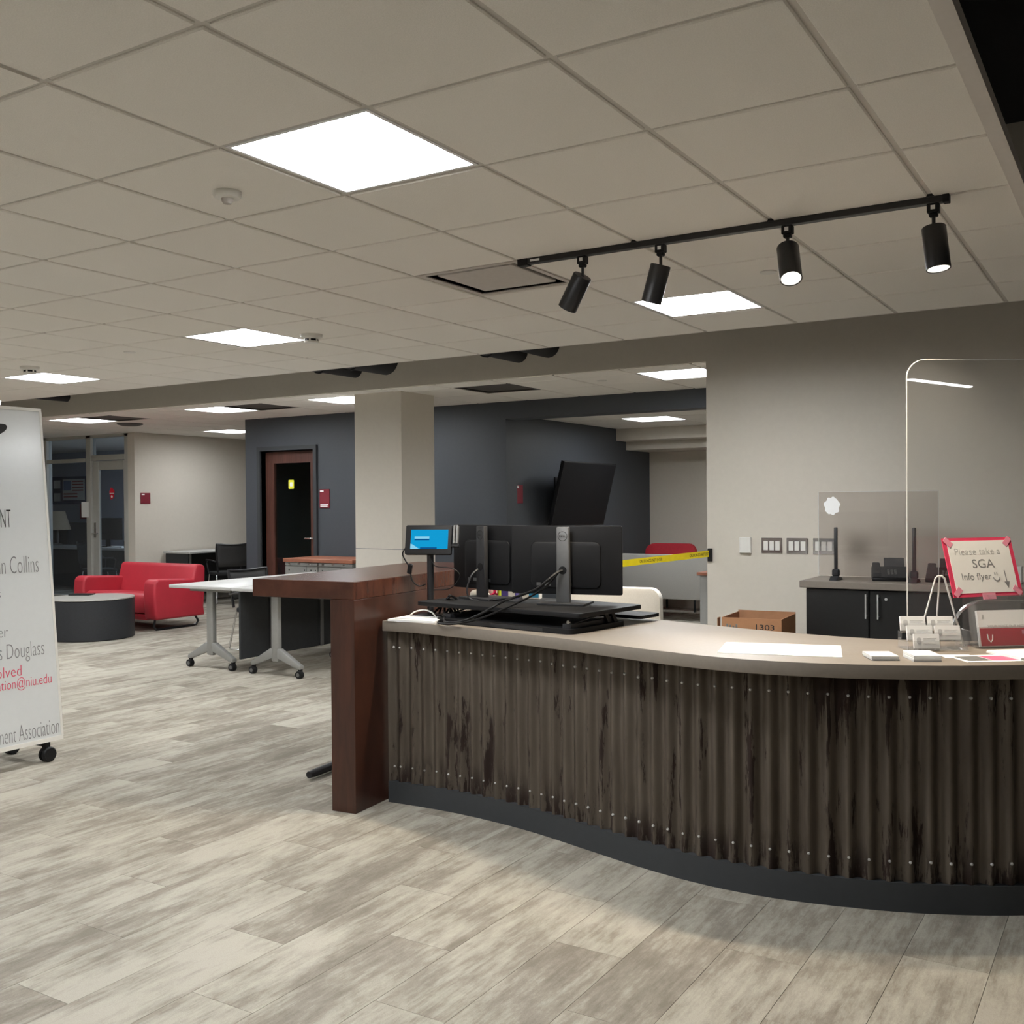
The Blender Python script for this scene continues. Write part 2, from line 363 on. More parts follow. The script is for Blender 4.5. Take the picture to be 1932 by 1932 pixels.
for p in near:
    if first: o = pk; first = False
    else: o = pk.copy(); COL.objects.link(o); o.parent = fl
    o.location = (p[0], (p[1] + p[2]) / 2, 0)
rest = MB()
V = []; F = []
for p in planks:
    if p in nset: continue
    a, b_, c_, d_ = p[0] - PWX / 2 + .0008, p[0] + PWX / 2 - .0008, p[1] + .0008, p[2] - .0008
    k = len(V); V += [(a, c_, 0), (b_, c_, 0), (b_, d_, 0), (a, d_, 0)]; F.append((k, k + 1, k + 2, k + 3))
me = bpy.data.meshes.new('far_planks'); me.from_pydata(V, [], F); o = obj('far_planks', me, 'carpet', fl, 0); o['kind'] = 'stuff'

# ---- grid ceilings
def tile_mesh(sx, sy):
    return MB().box((0, 0, .009), (sx - .02, sy - .02, .018), None, .004)
def grid_ceiling(name, label, z, xs, ys, skip, part_test):
    root = thing(name, label, 'ceiling', (0, 0, z), 0, None, 'structure')
    cache = {}; bulk = MB(); nb = 0
    for i in range(len(xs) - 1):
        for j in range(len(ys) - 1):
            if (i, j) in skip: continue
            sx, sy = xs[i + 1] - xs[i], ys[j + 1] - ys[j]; c = ((xs[i] + xs[i + 1]) / 2, (ys[j] + ys[j + 1]) / 2)
            if part_test(c):
                k = (round(sx, 3), round(sy, 3))
                if k not in cache:
                    o = tile_mesh(sx, sy).build('tile', 'tile', root, 0); cache[k] = o
                else: o = cache[k].copy(); COL.objects.link(o); o.parent = root
                o.location = (c[0], c[1], -.008)
            else: bulk.box((c[0], c[1], .001), (sx - .02, sy - .02, .018)); nb += 1
    if nb: bulk.build('unseen_tiles', 'tile', root, 0)['kind'] = 'stuff'
    for x in xs: MB().b(x - .012, x + .012, ys[0], ys[-1], 0, .035).build('runner', 'runner', root, 0)
    for y in ys:
        m_ = MB()
        for i in range(len(xs) - 1): m_.b(xs[i] + .012, xs[i + 1] - .012, y - .012, y + .012, .0005, .03)
        m_.build('cross_runner', 'runner', root, 0)
    return root
XR = 1.50; XO = -.952
xs = [m * T for m in range(-21, 3)] + [XR]; ys = [r * T for r in range(-9, 8)]
mi = lambda m: m + 21; rj = lambda r: r + 9
LIGHTS1 = [(-1, 0), (-1, 5), (-6, 4), (-11, 5), (-6, -2), (-11, 0), (-16, 4), (-16, -1), (-1, -5), (-6, -7)]  # last two panels are added out of view to brighten the foreground
VENT1 = (-2, 3)
skip = {(mi(m), rj(r)) for m, r in LIGHTS1 + [VENT1]}
def vis_c(c):
    d = Vector((c[0], c[1], CZ)) - CAM; z = d.dot(FW)
    return z > .3 and abs(d.dot(RT) / z) < .62 and abs(d.dot(DN) / z) < .62
cl = grid_ceiling('ceiling', 'off white grid ceiling over the lobby, floating short of the back wall', CZ, xs, ys, skip, vis_c)
YC = ys[-1]
MB().b(XR - .012, XR + .035, ys[0], YC + .02, -.012, .03).build('edge_trim', 'trimwhite', cl, 0)
MB().b(xs[0], XR + .035, YC - .004, YC + .02, -.006, .03).build('edge_trim', 'trimwhite', cl, 0)

# ---- rear ceiling (behind the beam) and alcove ceiling
xs2 = [m * T + .13 for m in range(-29, -1)] + [XO]; ys2 = [YW + .3 + k * T for k in range(0, 8)]; ys2 = [YW + .02] + [y for y in ys2 if y < 9.9]
R_LIGHT = [(-1.59, 5.70), (-5.02, 5.70), (-7.08, 5.70), (-9.24, 5.70), (-9.43, 8.2)]
R_VENT = [(-3.25, 5.76), (-6.04, 5.76), (-8.62, 5.70)]
def cell(v, L):
    return min(range(len(L) - 1), key=lambda i: abs((L[i] + L[i + 1]) / 2 - v))
cells_l = [(cell(x, xs2), cell(y, ys2)) for x, y in R_LIGHT]; cells_v = [(cell(x, xs2), cell(y, ys2)) for x, y in R_VENT]
# keep the field left of x=-1 and, beyond the charcoal wall, only over the left bay
skip2 = set(cells_l + cells_v)
for i in range(len(xs2) - 1):
    for j in range(len(ys2) - 1):
        if ys2[j] > YD + .1 and xs2[i] > -7.7: skip2.add((i, j))
def vis2(c):
    d = Vector((c[0], c[1], Z2)) - CAM; z = d.dot(FW); return abs(d.dot(RT) / z) < .52
cl2 = grid_ceiling('ceiling_rear', 'white grid ceiling of the rear bay beyond the beam', Z2, xs2, ys2, skip2, vis2)
MB().b(-18, -.97, YW + .03, 11, .085, .095).build('backing', 'plenum', cl2, 0)
xs3 = [-3.95] + [-2.92 - T * 1.5 + k * T for k in range(0, 9) if -2.92 - T * 1.5 + k * T < .85] + [.9]; ys3 = [YD + .22] + [8.62 - T * 2.5 + k * T for k in range(0, 7) if 8.62 - T * 2.5 + k * T < 10.75] + [10.8]
A_LIGHT = [(-2.92, 8.62), (-.48, 8.62)]; cells_a = [(cell(x, xs3), cell(y, ys3)) for x, y in A_LIGHT]
c3 = grid_ceiling('ceiling_alcove', 'white low grid ceiling of the alcove with the television', 2.4, xs3, ys3, set(cells_a), lambda c: c[0] < -1.5)
MB().b(-3.95, .9, YD + .22, 10.8, .085, .095).build('backing', 'plenum', c3, 0)

# ---- deck / outer shell
dk = MB().b(X0, X1, Y0, Y1, 3.9, 4.0).build('ceiling_deck', 'plenum'); struct(dk, 'black open plenum above the edge of the grid ceiling', 'ceiling')
wl = MB().b(X0 - .1, X0, Y0, Y1, -.1, 4).build('wall_left', 'beige'); struct(wl, 'beige wall at the far left end of the hall')
wr = MB().b(X1, X1 + .1, Y0, Y1, -.1, 4).build('wall_right', 'beige'); struct(wr, 'beige wall at the right end of the hall')
wf = MB().b(X0, X1, Y0 - .1, Y0, -.1, 4).build('wall_front', 'beige'); struct(wf, 'beige wall behind the viewpoint')

# ---- beige back wall with the beam over the wide opening
XO = -.952
wb = MB().prism([(XO, 0), (X1, 0), (X1, 3.9), (X0, 3.9), (X0, Z2), (XO, Z2)], YW, YW + .14, 'y').build('wall_back', 'beige', None, 0)
struct(wb, 'beige wall behind the counter running on as a beam over the opening')
MB().b(XO - .0, 8.5, YW - .012, YW, 0, .1).build('baseboard', 'kick', wb)
cm = MB().b(-4.607, -4.04, 5.35, 5.872, 0, Z2).build('wall_column', 'beige'); struct(cm, 'square beige column standing under the beam', 'column')
MB().b(-4.609, -4.038, 5.3485, 5.8735, 1.012, 1.018).build('joint_line', 'inkgrey', cm)
MB().b(-4.615, -4.032, 5.342, 5.88, 0, .1).build('baseboard', 'kick', cm)

# ---- charcoal wall with wooden door, low lintel towards the alcove
DX0, DX1, DH = -7.33, -6.46, 2.10
XL, XN = -7.6, -3.79
wd = MB().prism([(XL, 0), (DX0, 0), (DX0, DH), (DX1, DH), (DX1, 0), (XN, 0), (XN, 2.32), (1.0, 2.32), (1.0, 2.56), (XL, 2.56)], YD, YD + .22, 'y').build('wall_charcoal', 'dark', None, 0)
struct(wd, 'dark charcoal wall with a wooden door and a low lintel')
MB().b(DX1, XN, YD - .012, YD, 0, .1).build('baseboard', 'kick', wd)
ws = MB().b(XL, XL + .12, YD + .22, 11.2, 0, 2.56).build('wall_charcoal_side', 'dark'); struct(ws, 'charcoal return wall behind the wooden door')
wt = MB().b(-4.07, -3.95, YD + .22, 10.9, 0, 2.5).build('wall_television', 'dark'); struct(wt, 'dark charcoal wall carrying the black television')
wfar = MB().b(-4.0, 1.0, 10.8, 10.92, 0, 2.5).build('wall_far', 'beige'); struct(wfar, 'shaded beige wall at the end of the alcove')
wsf = MB().b(-3.949, .899, 9.75, 10.05, 2.24, 2.391).build('trim_soffit', 'beige'); struct(wsf, 'pale dropped soffit across the alcove ceiling', 'soffit')
wsf2 = MB().b(-3.949, .899, 10.05, 10.799, 2.13, 2.391).build('trim_soffit_low', 'beige'); struct(wsf2, 'lower soffit against the far alcove wall', 'soffit')
wra = MB().b(.9, 1.0, YW + .14, 10.8, 0, 2.45).build('wall_alcove_right', 'beige'); struct(wra, 'beige side wall of the alcove hidden behind the back wall')
# beige wall running away on the left
wbl = MB().b(-10.6, -10.45, 7.40, 11.2, 0, 2.56).build('wall_bay', 'beige'); struct(wbl, 'beige wall between the glazed office and the charcoal wall')
wend = MB().b(-10.45, XL, 10.9, 11.0, 0, 2.56).build('wall_bay_end', 'beige'); struct(wend, 'beige wall closing the left bay')

# ---- wooden door in the charcoal wall
d2 = thing('door_1', 'dark brown wooden door with a tall glass pane in charcoal wall', 'door', ((DX0 + DX1) / 2, YD, 0), 0, None, 'structure')
hw = (DX1 - DX0) / 2
MB().b(-hw - .05, -hw, -.03, .16, 0, DH).build('jamb', 'kick', d2); MB().b(hw, hw + .05, -.03, .16, 0, DH).build('jamb', 'kick', d2)
MB().b(-hw - .05, hw + .05, -.03, .16, DH, DH + .05).build('head_jamb', 'kick', d2)
lf = MB()
for a in ((-hw + .005, -hw + .14, .02, DH - .01), (hw - .13, hw - .005, .02, DH - .01), (-hw + .14, hw - .13, DH - .15, DH - .01), (-hw + .14, hw - .13, .02, .3)):
    lf.b(a[0], a[1], .07, .115, a[2], a[3])
lf = lf.build('leaf', 'doorwood', d2)
MB().b(-hw + .14, hw - .13, .088, .096, .3, DH - .15).build('pane', 'doorglass', lf)
hd = MB().b(hw - .075, hw - .045, .055, .072, .93, 1.2, .004).b(hw - .2, hw - .055, .02, .042, 1.03, 1.05, .006, 2).tube([(hw - .06, .06, 1.04), (hw - .06, .03, 1.04)], .01).build('handle', 'chrome', lf)
st = MB().prism(rrect(-.045, .045, -.055, .055, .012), .0825, .084, 'y').build('sticker', 'stickery', lf); st.location = (.0 - .02, 0, 1.69)
MB().prism(rrect(-.022, .022, -.026, .026, .01), .0815, .083, 'y').build('pictogram', 'paper', st)
dr = MB().b(XL + .13, -4.1, 8.2, 8.3, 0, 2.5).build('wall_room', 'beige'); struct(dr, 'shaded wall inside the room behind the wooden door')
# maroon room signs
def room_sign(loc, rz, w_, h_, label, lines):
    s = thing('room_sign', label, 'sign', loc, rz, 'maroon room signs')
    MB().b(-w_ / 2, w_ / 2, -.012, 0, -h_ / 2, h_ / 2, .002).build('plate', 'maroon', s)
    for tx, x, z, wd_, ht in lines:
        MB().b(x, x + wd_, -.0135, -.012, z, z + ht).build('print_line', 'paper', s)
    return s
room_sign((-6.30, YD, 1.512), 0, .15, .20 * 1.1, 'maroon room sign on charcoal wall beside the wooden door', [('SUITE', -.066, .078, .055, .02), ('INFORMATION', -.062, -.078, .12, .012), ('RESOURCES', -.062, -.096, .11, .012)])
room_sign((-10.45, 7.574, 1.555), PI / 2, .165, .155, 'square maroon sign on the beige wall above the red sofa', [('1010', -.07, .045, .05, .018)])
room_sign((-3.95, 7.30, 1.54), PI / 2, .17, .2, 'maroon sign on charcoal wall beside the television', [('107', -.075, .065, .07, .025)])

# ---- glazed office front
GY = 7.4
g = thing('window_1', 'aluminium glazed office front with transom panes', 'window', (0, GY, 0), 0, None, 'structure')
GL, GM, GR = -12.62, -11.5, -10.6
for n_, x0, x1, z0, z1, d in (('mullion', GL, GL + .1, 0, 2.5, .1), ('mullion', GM - .06, GM + .05, 0, 2.5, .1), ('mullion', GR - .08, GR + .0, 0, 2.5, .1),
                              ('transom', GL + .1, GM - .06, 2.105, 2.16, .09), ('transom', GM + .05, GR - .08, 2.12, 2.2, .09), ('head', GL, GR, 2.455, Z2, .1), ('sill', GL + .1, GM - .06, 0, .1, .1)):
    MB().b(x0, x1, 0, d, z0, z1, .004).build(n_, 'alu', g)
for x0, x1, z0, z1 in ((GL + .1, GM - .06, .1, 2.105), (GL + .1, GM - .06, 2.16, 2.455), (GM + .05, GR - .08, 2.2, 2.455)):
    MB().b(x0, x1, .045, .055, z0, z1).build('pane', 'glass', g)
gd = thing('door_2', 'aluminium framed glass office door with a red sticker', 'door', (0, GY, 0), 0, None, 'structure')
a0, a1 = GM + .06, GR - .09
lf = MB()
for q in ((a0, a0 + .13, .02, 2.11), (a1 - .05, a1, .02, 2.11), (a0 + .13, a1 - .05, 1.98, 2.11), (a0 + .13, a1 - .05, .02, .3)): lf.b(q[0], q[1], .03, .075, q[2], q[3], .003)
lf = lf.build('leaf', 'alu', gd); MB().b(a0 + .13, a1 - .05, .048, .056, .3, 1.98).build('pane', 'glass', lf)
MB().b(a0 + .03, a0 + .075, .02, .03, .98, 1.2, .003).tube([(a0 + .05, .03, 1.04), (a0 + .05, -.03, 1.04), (a0 + .18, -.03, 1.04)], .011).build('handle', 'chrome', lf)
sk = MB().prism([(math.cos(a) * .055 * (1 + .12 * math.sin(5 * a)), math.sin(a) * .085 * (1 + .1 * math.cos(3 * a))) for a in [2 * PI * k / 24 for k in range(24)]], .044, .0475, 'y').build('sticker', 'stickerred', lf); sk.location = ((a0 + a1) / 2 + .04, 0, 1.63)
MB().b(-.05, .05, .0425, .0438, -.004, .008).prism(arc((0, -.045), .02, 0, 330, 12), .0425, .0438, 'y').build('pictogram', 'paper', sk)
pn = MB().b(-.15, .02, -.002, .0, -.14, .09).build('paper_notice', 'paper', None); pn.location = (GM - .02, GY - .002, 1.42)
tag(pn, 'blank white paper notice taped to the office mullion', 'notice')
wst = MB().b(-18, GL, GY, GY + .12, 0, 2.56).build('wall_office_front', 'beige'); struct(wst, 'beige wall left of the glazed office front behind the whiteboard')
wpr = MB().b(GR, -10.452, GY - .004, GY + .1, 0, 2.56).build('wall_pier', 'beige'); struct(wpr, 'narrow beige pier right of the glass office door', 'pier')
wo = MB().b(-18, -10.6, 10.3, 10.4, 0, 2.56).build('wall_office_back', 'officewall'); struct(wo, 'bluish white back wall inside the glazed office')

# ================================================================== CEILING FITTINGS
def ceiling_light(x, y, z, label, grp, st=None):
    t = thing('ceiling_light', label, 'ceiling light', (x, y, z), 0, grp)
    h = T / 2 - .012; fm = MB()
    for a in ((-h, h, -h, -h + .014), (-h, h, h - .014, h), (-h, -h + .014, -h + .014, h - .014), (h - .014, h, -h + .014, h - .014)): fm.b(a[0], a[1], a[2], a[3], -.004, .068)
    fm.build('frame', 'fixture', t, 0)
    MB().b(-h + .014, h - .014, -h + .014, h - .014, .054, .062).build('diffuser', 'panel2' if grp.startswith('rear') else 'panel', t, 0)
    MB().b(-h, h, -h, h, .068, .076).build('housing', 'fixture', t, 0)
    return t
LL = ['large square light panel nearest overhead, left of the track', 'square light panel in the lobby ceiling behind the track spotlights', 'square light panel beside the round smoke detector', 'leftmost square light panel in the lobby ceiling, above the whiteboard']
for k, (m, r) in enumerate(LIGHTS1):
    ceiling_light((m + .5) * T, (r + .5) * T, CZ, LL[k] if k < 4 else ['square lobby light panel outside the picture, nearest left of the viewpoint', 'square lobby light panel outside the picture, left of the whiteboard', 'square lobby light panel far left, hidden by the whiteboard', 'square lobby light panel outside the picture in the far left corner', 'added square light panel, unseen just behind the viewpoint, to brighten the foreground', 'added square light panel, unseen behind and left of the viewpoint, to brighten the foreground'][k - 4], 'lobby ceiling light panels')
RL = ['square light panel of the rear bay, right of the column by the beige wall', 'square light panel half hidden by the beige column', 'square light panel in rear bay left of the charcoal wall, under the beam', 'square light panel in rear bay above the glazed office', 'farthest small light panel at the left edge of the charcoal wall']
for k, c in enumerate(cells_l):
    ceiling_light((xs2[c[0]] + xs2[c[0] + 1]) / 2, (ys2[c[1]] + ys2[c[1] + 1]) / 2, Z2, RL[k], 'rear bay light panels')
ceiling_light(-2.92, 8.62, 2.4, 'square light panel in the low alcove ceiling near the television', 'rear bay light panels')
ceiling_light(-.48, 8.62, 2.4, 'square light panel of the alcove hidden behind the beige wall', 'rear bay light panels')
ofc = MB().b(-18, -10.6, GY + .1, 10.3, 2.5, 2.56).build('ceiling_office', 'tile'); struct(ofc, 'white ceiling inside the glazed office', 'ceiling')
t = MB().b(-.45, .45, -.07, .07, 0, .012, .002).build('office_fill_light', emit_mat('office_fill_glow', (.82, .9, 1), 55), None, 0); t.location = (-11.35, 9.2, 2.487); tag(t, 'added strip light brightening the office, unseen behind the beige pier', 'ceiling light')  # added lamp, kept out of view, lifts the brightness of the office interior

lp = thing('linear_pendant', 'slim linear pendant light outside the picture on the right', 'pendant light', (6.28, -.77, 2.5))
MB().b(-.53, .53, -.035, .035, .012, .07, .003).build('housing', 'blackmetal', lp); MB().b(-.52, .52, -.028, .028, 0, .012).build('diffuser', 'panel', lp, 0)
for x in (-.45, .45): MB().tube([(x, 0, .07), (x, 0, 1.4)], .003, 6).build('suspension', 'blackmetal', lp)
# supply vent in the lobby ceiling: dropped plate under an opening
def vent(x, y, z, label, big):
    t = thing('ceiling_vent', label, 'vent', (x, y, z), 0, 'square ceiling vents')
    h = T / 2 - .012; fm = MB()
    for a in ((-h, h, -h, -h + .03), (-h, h, h - .03, h), (-h, -h + .03, -h + .03, h - .03), (h - .03, h, -h + .03, h - .03)): fm.b(a[0], a[1], a[2], a[3], -.006, .02)
    fm.build('frame', 'vent' if big else 'ventdark', t, 0)
    MB().b(-h, h, -h, h, .11, .13).build('backing', 'ventdark', t, 0)
    cone = MB(); k = h - .03; q = .22 if big else .25
    cone.loft([[(-k, -k, .0), (k, -k, .0), (k, k, .0), (-k, k, .0)], [(-k, -k, .11), (k, -k, .11), (k, k, .11), (-k, k, .11)]])
    me_faces = [f for f in cone.bm.faces if abs(f.normal.z) > .9]; bmesh.ops.delete(cone.bm, geom=me_faces, context='FACES'); cone.build('throat', 'ventdark', t, 0)
    MB().b(-q, q, -q, q, -.002 if big else .004, .014, .003).build('plate', 'vent' if big else 'ventdark', t, 0)
    return t
vent((VENT1[0] + .5) * T, (VENT1[1] + .5) * T, CZ, 'square vent with a dropped plate at the left end of the lighting track', True)
VL = ['dark square vent in the rear bay right of the column', 'dark square vent in the rear bay above the charcoal wall', 'dark square vent in the rear bay beside the leftmost light panels']
for k, c in enumerate(cells_v): vent((xs2[c[0]] + xs2[c[0] + 1]) / 2, (ys2[c[1]] + ys2[c[1] + 1]) / 2, Z2, VL[k], False)
# detectors
t = thing('motion_sensor', 'white dome occupancy sensor next to the large light panel', 'sensor', (-.94, .34, CZ - .008))
MB().lathe([(0, 0), (.052, 0), (.052, -.012), (.045, -.022), (0, -.024)]).build('base', 'plastic_w', t); MB().lathe([(.022, -.02), (.021, -.032), (.014, -.042), (0, -.045)]).build('lens', 'vent', t)
for x, y, lb in ((-2.86, 2.86, 'white smoke detector right of a light panel, above the beam'), (-5.82, 2.75, 'white smoke detector at far left above the whiteboard')):
    t = thing('smoke_detector', lb, 'smoke detector', (x, y, CZ - .008), 0, 'smoke detectors')
    MB().lathe([(0, 0), (.075, 0), (.072, -.02), (.05, -.03), (0, -.03)]).build('base', 'plastic_w', t)
    MB().lathe([(.046, -.03), (.046, -.045), (0, -.045)]).build('slot', 'plastic_b', t)
    cg = MB(); 
    for k in range(6): a = k * PI / 3; cg.box((.047 * math.cos(a), .047 * math.sin(a), -.037), (.006, .012, .016), a)
    cg.lathe([(.05, -.045), (.046, -.055), (0, -.057)]).build('cage', 'plastic_w', t)
for x, y, z, lb in ((.31, 2.72, CZ, 'flat sprinkler cover plate behind the third track spotlight'), (-4.49, 2.68, CZ, 'flat sprinkler cover plate between the left light panels'), (-2.12, 5.71, Z2, 'small sprinkler cover plate in the rear bay ceiling right of the vent')):
    o = MB().lathe([(0, .002), (.042, .002), (.042, -.004), (.038, -.007), (0, -.007)]).build('sprinkler_plate', 'plastic_w'); o.location = (x, y, z - .008); tag(o, lb, 'sprinkler', 'sprinkler cover plates')
o = MB().lathe([(0, 0), (.16, 0), (.16, -.012), (.1, -.03), (0, -.035)]).build('ceiling_speaker', 'ventdark'); o.location = (-9.2, 6.35, Z2 - .008); tag(o, 'round dark fitting in the rear ceiling above the glass door', 'speaker')
# black ducts in the slot between grid ceiling and beam
DUCTS = [(-2.33, 2.755, .105), (-2.62, 2.715, .085), (-4.05, 2.77, .14), (-4.42, 2.715, .085), (-8.77, 2.72, .06)]
DLB = ['largest black duct above the slot, right of the column', 'black duct beside the largest one above the slot', 'broad black duct above the column', 'thin black duct left of the broad one above the column', 'short black pipe above the slot near the whiteboard']
for (x, z, r), lb in zip(DUCTS, DLB):
    o = MB().tube([(0, -2.6, 0), (0, -1.3, 0), (0, 0, 0)], r, 20).lathe([(r + .012, -.01), (r + .012, .01)], (0, -.5, 0), 20, Matrix.Rotation(PI / 2, 3, 'X')).build('duct', 'duct'); o.location = (x, YW, z); tag(o, lb, 'duct', 'black ducts in the ceiling slot')

# track with four spots
tr = thing('light_track', 'long black lighting track fixed under the grid ceiling', 'lighting track', (0, 3 * T, CZ))
MB().b(-.58, 1.28, -.018, .018, -.034, -.008, .002).build('rail', 'blackmetal', tr)
MB().b(-.60, -.545, -.02, .02, -.04, -.006, .002).build('end_feed', 'plastic_b', tr); MB().b(1.262, 1.285, -.02, .02, -.037, -.006, .002).build('end_cap', 'plastic_b', tr)
MB().b(-.53, -.48, -.0186, -.018, -.026, -.016).build('label_sticker', 'paper', tr)
for x in (0, T, 2 * T): MB().b(x - .014, x + .014, -.024, .024, -.012, 0, .002).build('clip', 'blackmetal', tr)
SP = [(-.264, (-.72, .2, -1), 'leftmost track spotlight, swung towards the vent'), (.118, (-.32, .05, -1), 'second track spotlight, in front of a bright light panel'), (.673, (.24, -.5, -1), 'third track spotlight, showing its lit white mouth'), (1.228, (.12, -.10, -1), 'rightmost track spotlight at the end of the track')]
for x, d, lb in SP:
    d = Vector(d).normalized(); t = thing('track_spotlight', lb, 'spotlight', (x, 3 * T, CZ - .034), 0, 'track spotlights')
    MB().b(-.022, .022, -.017, .017, -.035, 0, .003).box((0, 0, -.042), (.032, .026, .016), None, .004).build('adapter', 'plastic_b', t)
    MB().b(-.008, .008, -.0178, -.017, -.024, -.008).build('rating_label', 'paper', t)
    MB().tube([(0, 0, -.045), (0, 0, -.098)], .007).build('stem', 'blackmetal', t)
    rot = d.to_track_quat('-Z', 'Y').to_matrix(); c0 = Vector((0, 0, -.088))
    cy = MB().lathe([(0, .0), (.042, 0), (.044, -.003), (.044, -.165), (.041, -.165), (.041, -.15), (.0385, -.148), (.0385, -.12), (0, -.12)], c0, 32, rot).build('cylinder', 'blackmetal', t)
    MB().lathe([(.0400, -.149), (.0405, -.163), (.039, -.163), (.030, -.128), (.0305, -.127), (.0400, -.149)], c0, 32, rot, False).build('reflector', 'lampwhite', t)
    MB().lathe([(0, -.132), (.027, -.132), (.027, -.123), (0, -.123)], c0, 24, rot).build('led', 'ledglow', t)
    ld = bpy.data.lights.new('spot_beam', 'SPOT'); ld.energy = SPOT; ld.color = (1, .86, .66); ld.spot_size = math.radians(95); ld.spot_blend = .6; ld.shadow_soft_size = .03
    lo = bpy.data.objects.new('spot_beam', ld); COL.objects.link(lo); lo.parent = t; lo.location = c0 + d * .17; lo.rotation_euler = d.to_track_quat('-Z', 'Y').to_euler()

# ================================================================== RECEPTION COUNTER
CT = .88; TH = .05
front = [(-1.225, 1.56), (-1.1, 1.567), (-.978, 1.56), (-.644, 1.512), (-.33, 1.448), (-.037, 1.376), (.234, 1.297), (.475, 1.240), (.683, 1.220), (.867, 1.238), (1.035, 1.28), (1.2, 1.342), (1.355, 1.418), (1.555, 1.549), (1.8, 1.75), (2.1, 2.05), (2.4, 2.4)]
basep = [(-1.215, 1.585), (-.96, 1.60), (-.705, 1.591), (-.398, 1.545), (-.091, 1.464), (.186, 1.388), (.429, 1.342), (.638, 1.331), (.829, 1.35), (1.006, 1.389), (1.175, 1.439), (1.337, 1.508), (1.545, 1.625), (1.78, 1.82), (2.05, 2.1), (2.33, 2.44)]
back = [(-1.225, 2.33), (-.9, 2.33), (-.5, 2.29), (-.109, 2.22), (.191, 2.135), (.45, 2.06), (.66, 2.02), (.865, 1.995), (1.069, 2.012), (1.28, 2.08), (1.496, 2.185), (1.72, 2.38), (1.9, 2.6), (2.05, 2.75)]
FS = spline([(*p, 0) for p in front], 8); BS = spline([(*p, 0) for p in basep], 10); KS = spline([(*p, 0) for p in back], 8)
ctr = thing('reception_counter', 'curved reception counter clad in rusty corrugated metal with taupe top', 'counter', (0, 0, 0))
out = [(p.x, p.y) for p in FS] + [(p.x, p.y) for p in KS][::-1]
MB().prism(out, CT - TH, CT, 'z', .003, 2).build('countertop', 'laminate', ctr)
# arclength resample of the face line
def resample(P, step):
    L = [0]
    for i in range(1, len(P)): L.append(L[-1] + (P[i] - P[i - 1]).length)
    n = int(L[-1] / step); res = []; j = 0
    for k in range(n + 1):
        s = k * step
        while j < len(L) - 2 and L[j + 1] < s: j += 1
        f = (s - L[j]) / (L[j + 1] - L[j]); p = P[j].lerp(P[j + 1], f); d = (P[j + 1] - P[j]).normalized(); res.append((s, p, d))
    return res
WAVE = .0685; AMP = .0125
RS = resample(BS, WAVE / 12)
def off(p, d, a): return (p.x - d.y * -a, p.y + d.x * -a)      # a>0 moves towards the visitor (right of travel)
def face_pt(s, p, d, inset, z): 
    nrm = Vector((d.y, -d.x, 0)); q = p - nrm * inset + nrm * AMP * math.cos(2 * PI * s / WAVE); return (q.x, q.y, z)
# sheets of corrugated iron: split where the photo shows the laps
def s_at(x):
    return min(RS, key=lambda r: abs(r[1].x - x))[0]
cuts = [0, s_at(-.18), s_at(.40), s_at(1.195), RS[-1][0]]
for k in range(4):
    seg = [r for r in RS if cuts[k] - 1e-6 <= r[0] <= cuts[k + 1] + .03 * (k < 3)]
    me = bpy.data.meshes.new('corrugated_sheet'); bm = bmesh.new(); uvl = bm.loops.layers.uv.new('UVMap')
    ins = .016 + (.0025 if k % 2 else 0); zs = [.09, .28, .47, .66, .835]; cols = []
    for s, p, d in seg: cols.append([bm.verts.new(face_pt(s, p, d, ins, z)) for z in zs])
    for i in range(len(cols) - 1):
        for j in range(len(zs) - 1):
            f = bm.faces.new((cols[i][j], cols[i + 1][j], cols[i + 1][j + 1], cols[i][j + 1]))
            for lp, (a, b_) in zip(f.loops, ((i, j), (i + 1, j), (i + 1, j + 1), (i, j + 1))): lp[uvl].uv = (seg[a][0] if False else seg[min(a, len(seg) - 1)][0], zs[b_])
    bm.to_mesh(me); bm.free(); sh = obj('corrugated_sheet', me, 'corr', ctr, 60)
# plinth
nr = lambda d: Vector((d.y, -d.x, 0))
RP = resample(BS, .03)
pl = [(p.x, p.y) for s, p, d in RP]; pi_ = [tuple((p - nr(d) * .03)[:2]) for s, p, d in RP]
MB().prism(pl + pi_[::-1], 0, .102, 'z').build('plinth', 'kick', ctr)
# carcass behind the metal
ca = [tuple((p - nr(d) * .035)[:2]) for s, p, d in RP]; cb = [tuple((p - nr(d) * .06)[:2]) for s, p, d in RP]
MB().prism(ca + cb[::-1], .0, CT - TH, 'z').build('carcass', 'cabinet', ctr)
# screws: one per ridge in two rows
sc0 = None; smax = RS[-1][0]
nw = int(smax / WAVE)
for zrow in (.752, .176):
    for k in range(nw):
        s = k * WAVE + .0
        if s < .01: s += WAVE * .5
        r = min(RS, key=lambda q: abs(q[0] - s)); p, d = r[1], r[2]
        if p.x > 1.75: continue
        if sc0 is None:
            o = MB().lathe([(0, .008), (.0034, .0072), (.0052, .004), (.006, 0), (0, 0)], n=8, rot=Matrix.Rotation(PI / 2, 3, 'X')).build('screw', 'satin', ctr); sc0 = o
        else: o = sc0.copy(); COL.objects.link(o); o.parent = ctr
        q = p - nr(d) * .0075; o.location = (q.x, q.y, zrow + random.uniform(-.002, .002)); o.rotation_euler = (0, 0, math.atan2(d.y, d.x))

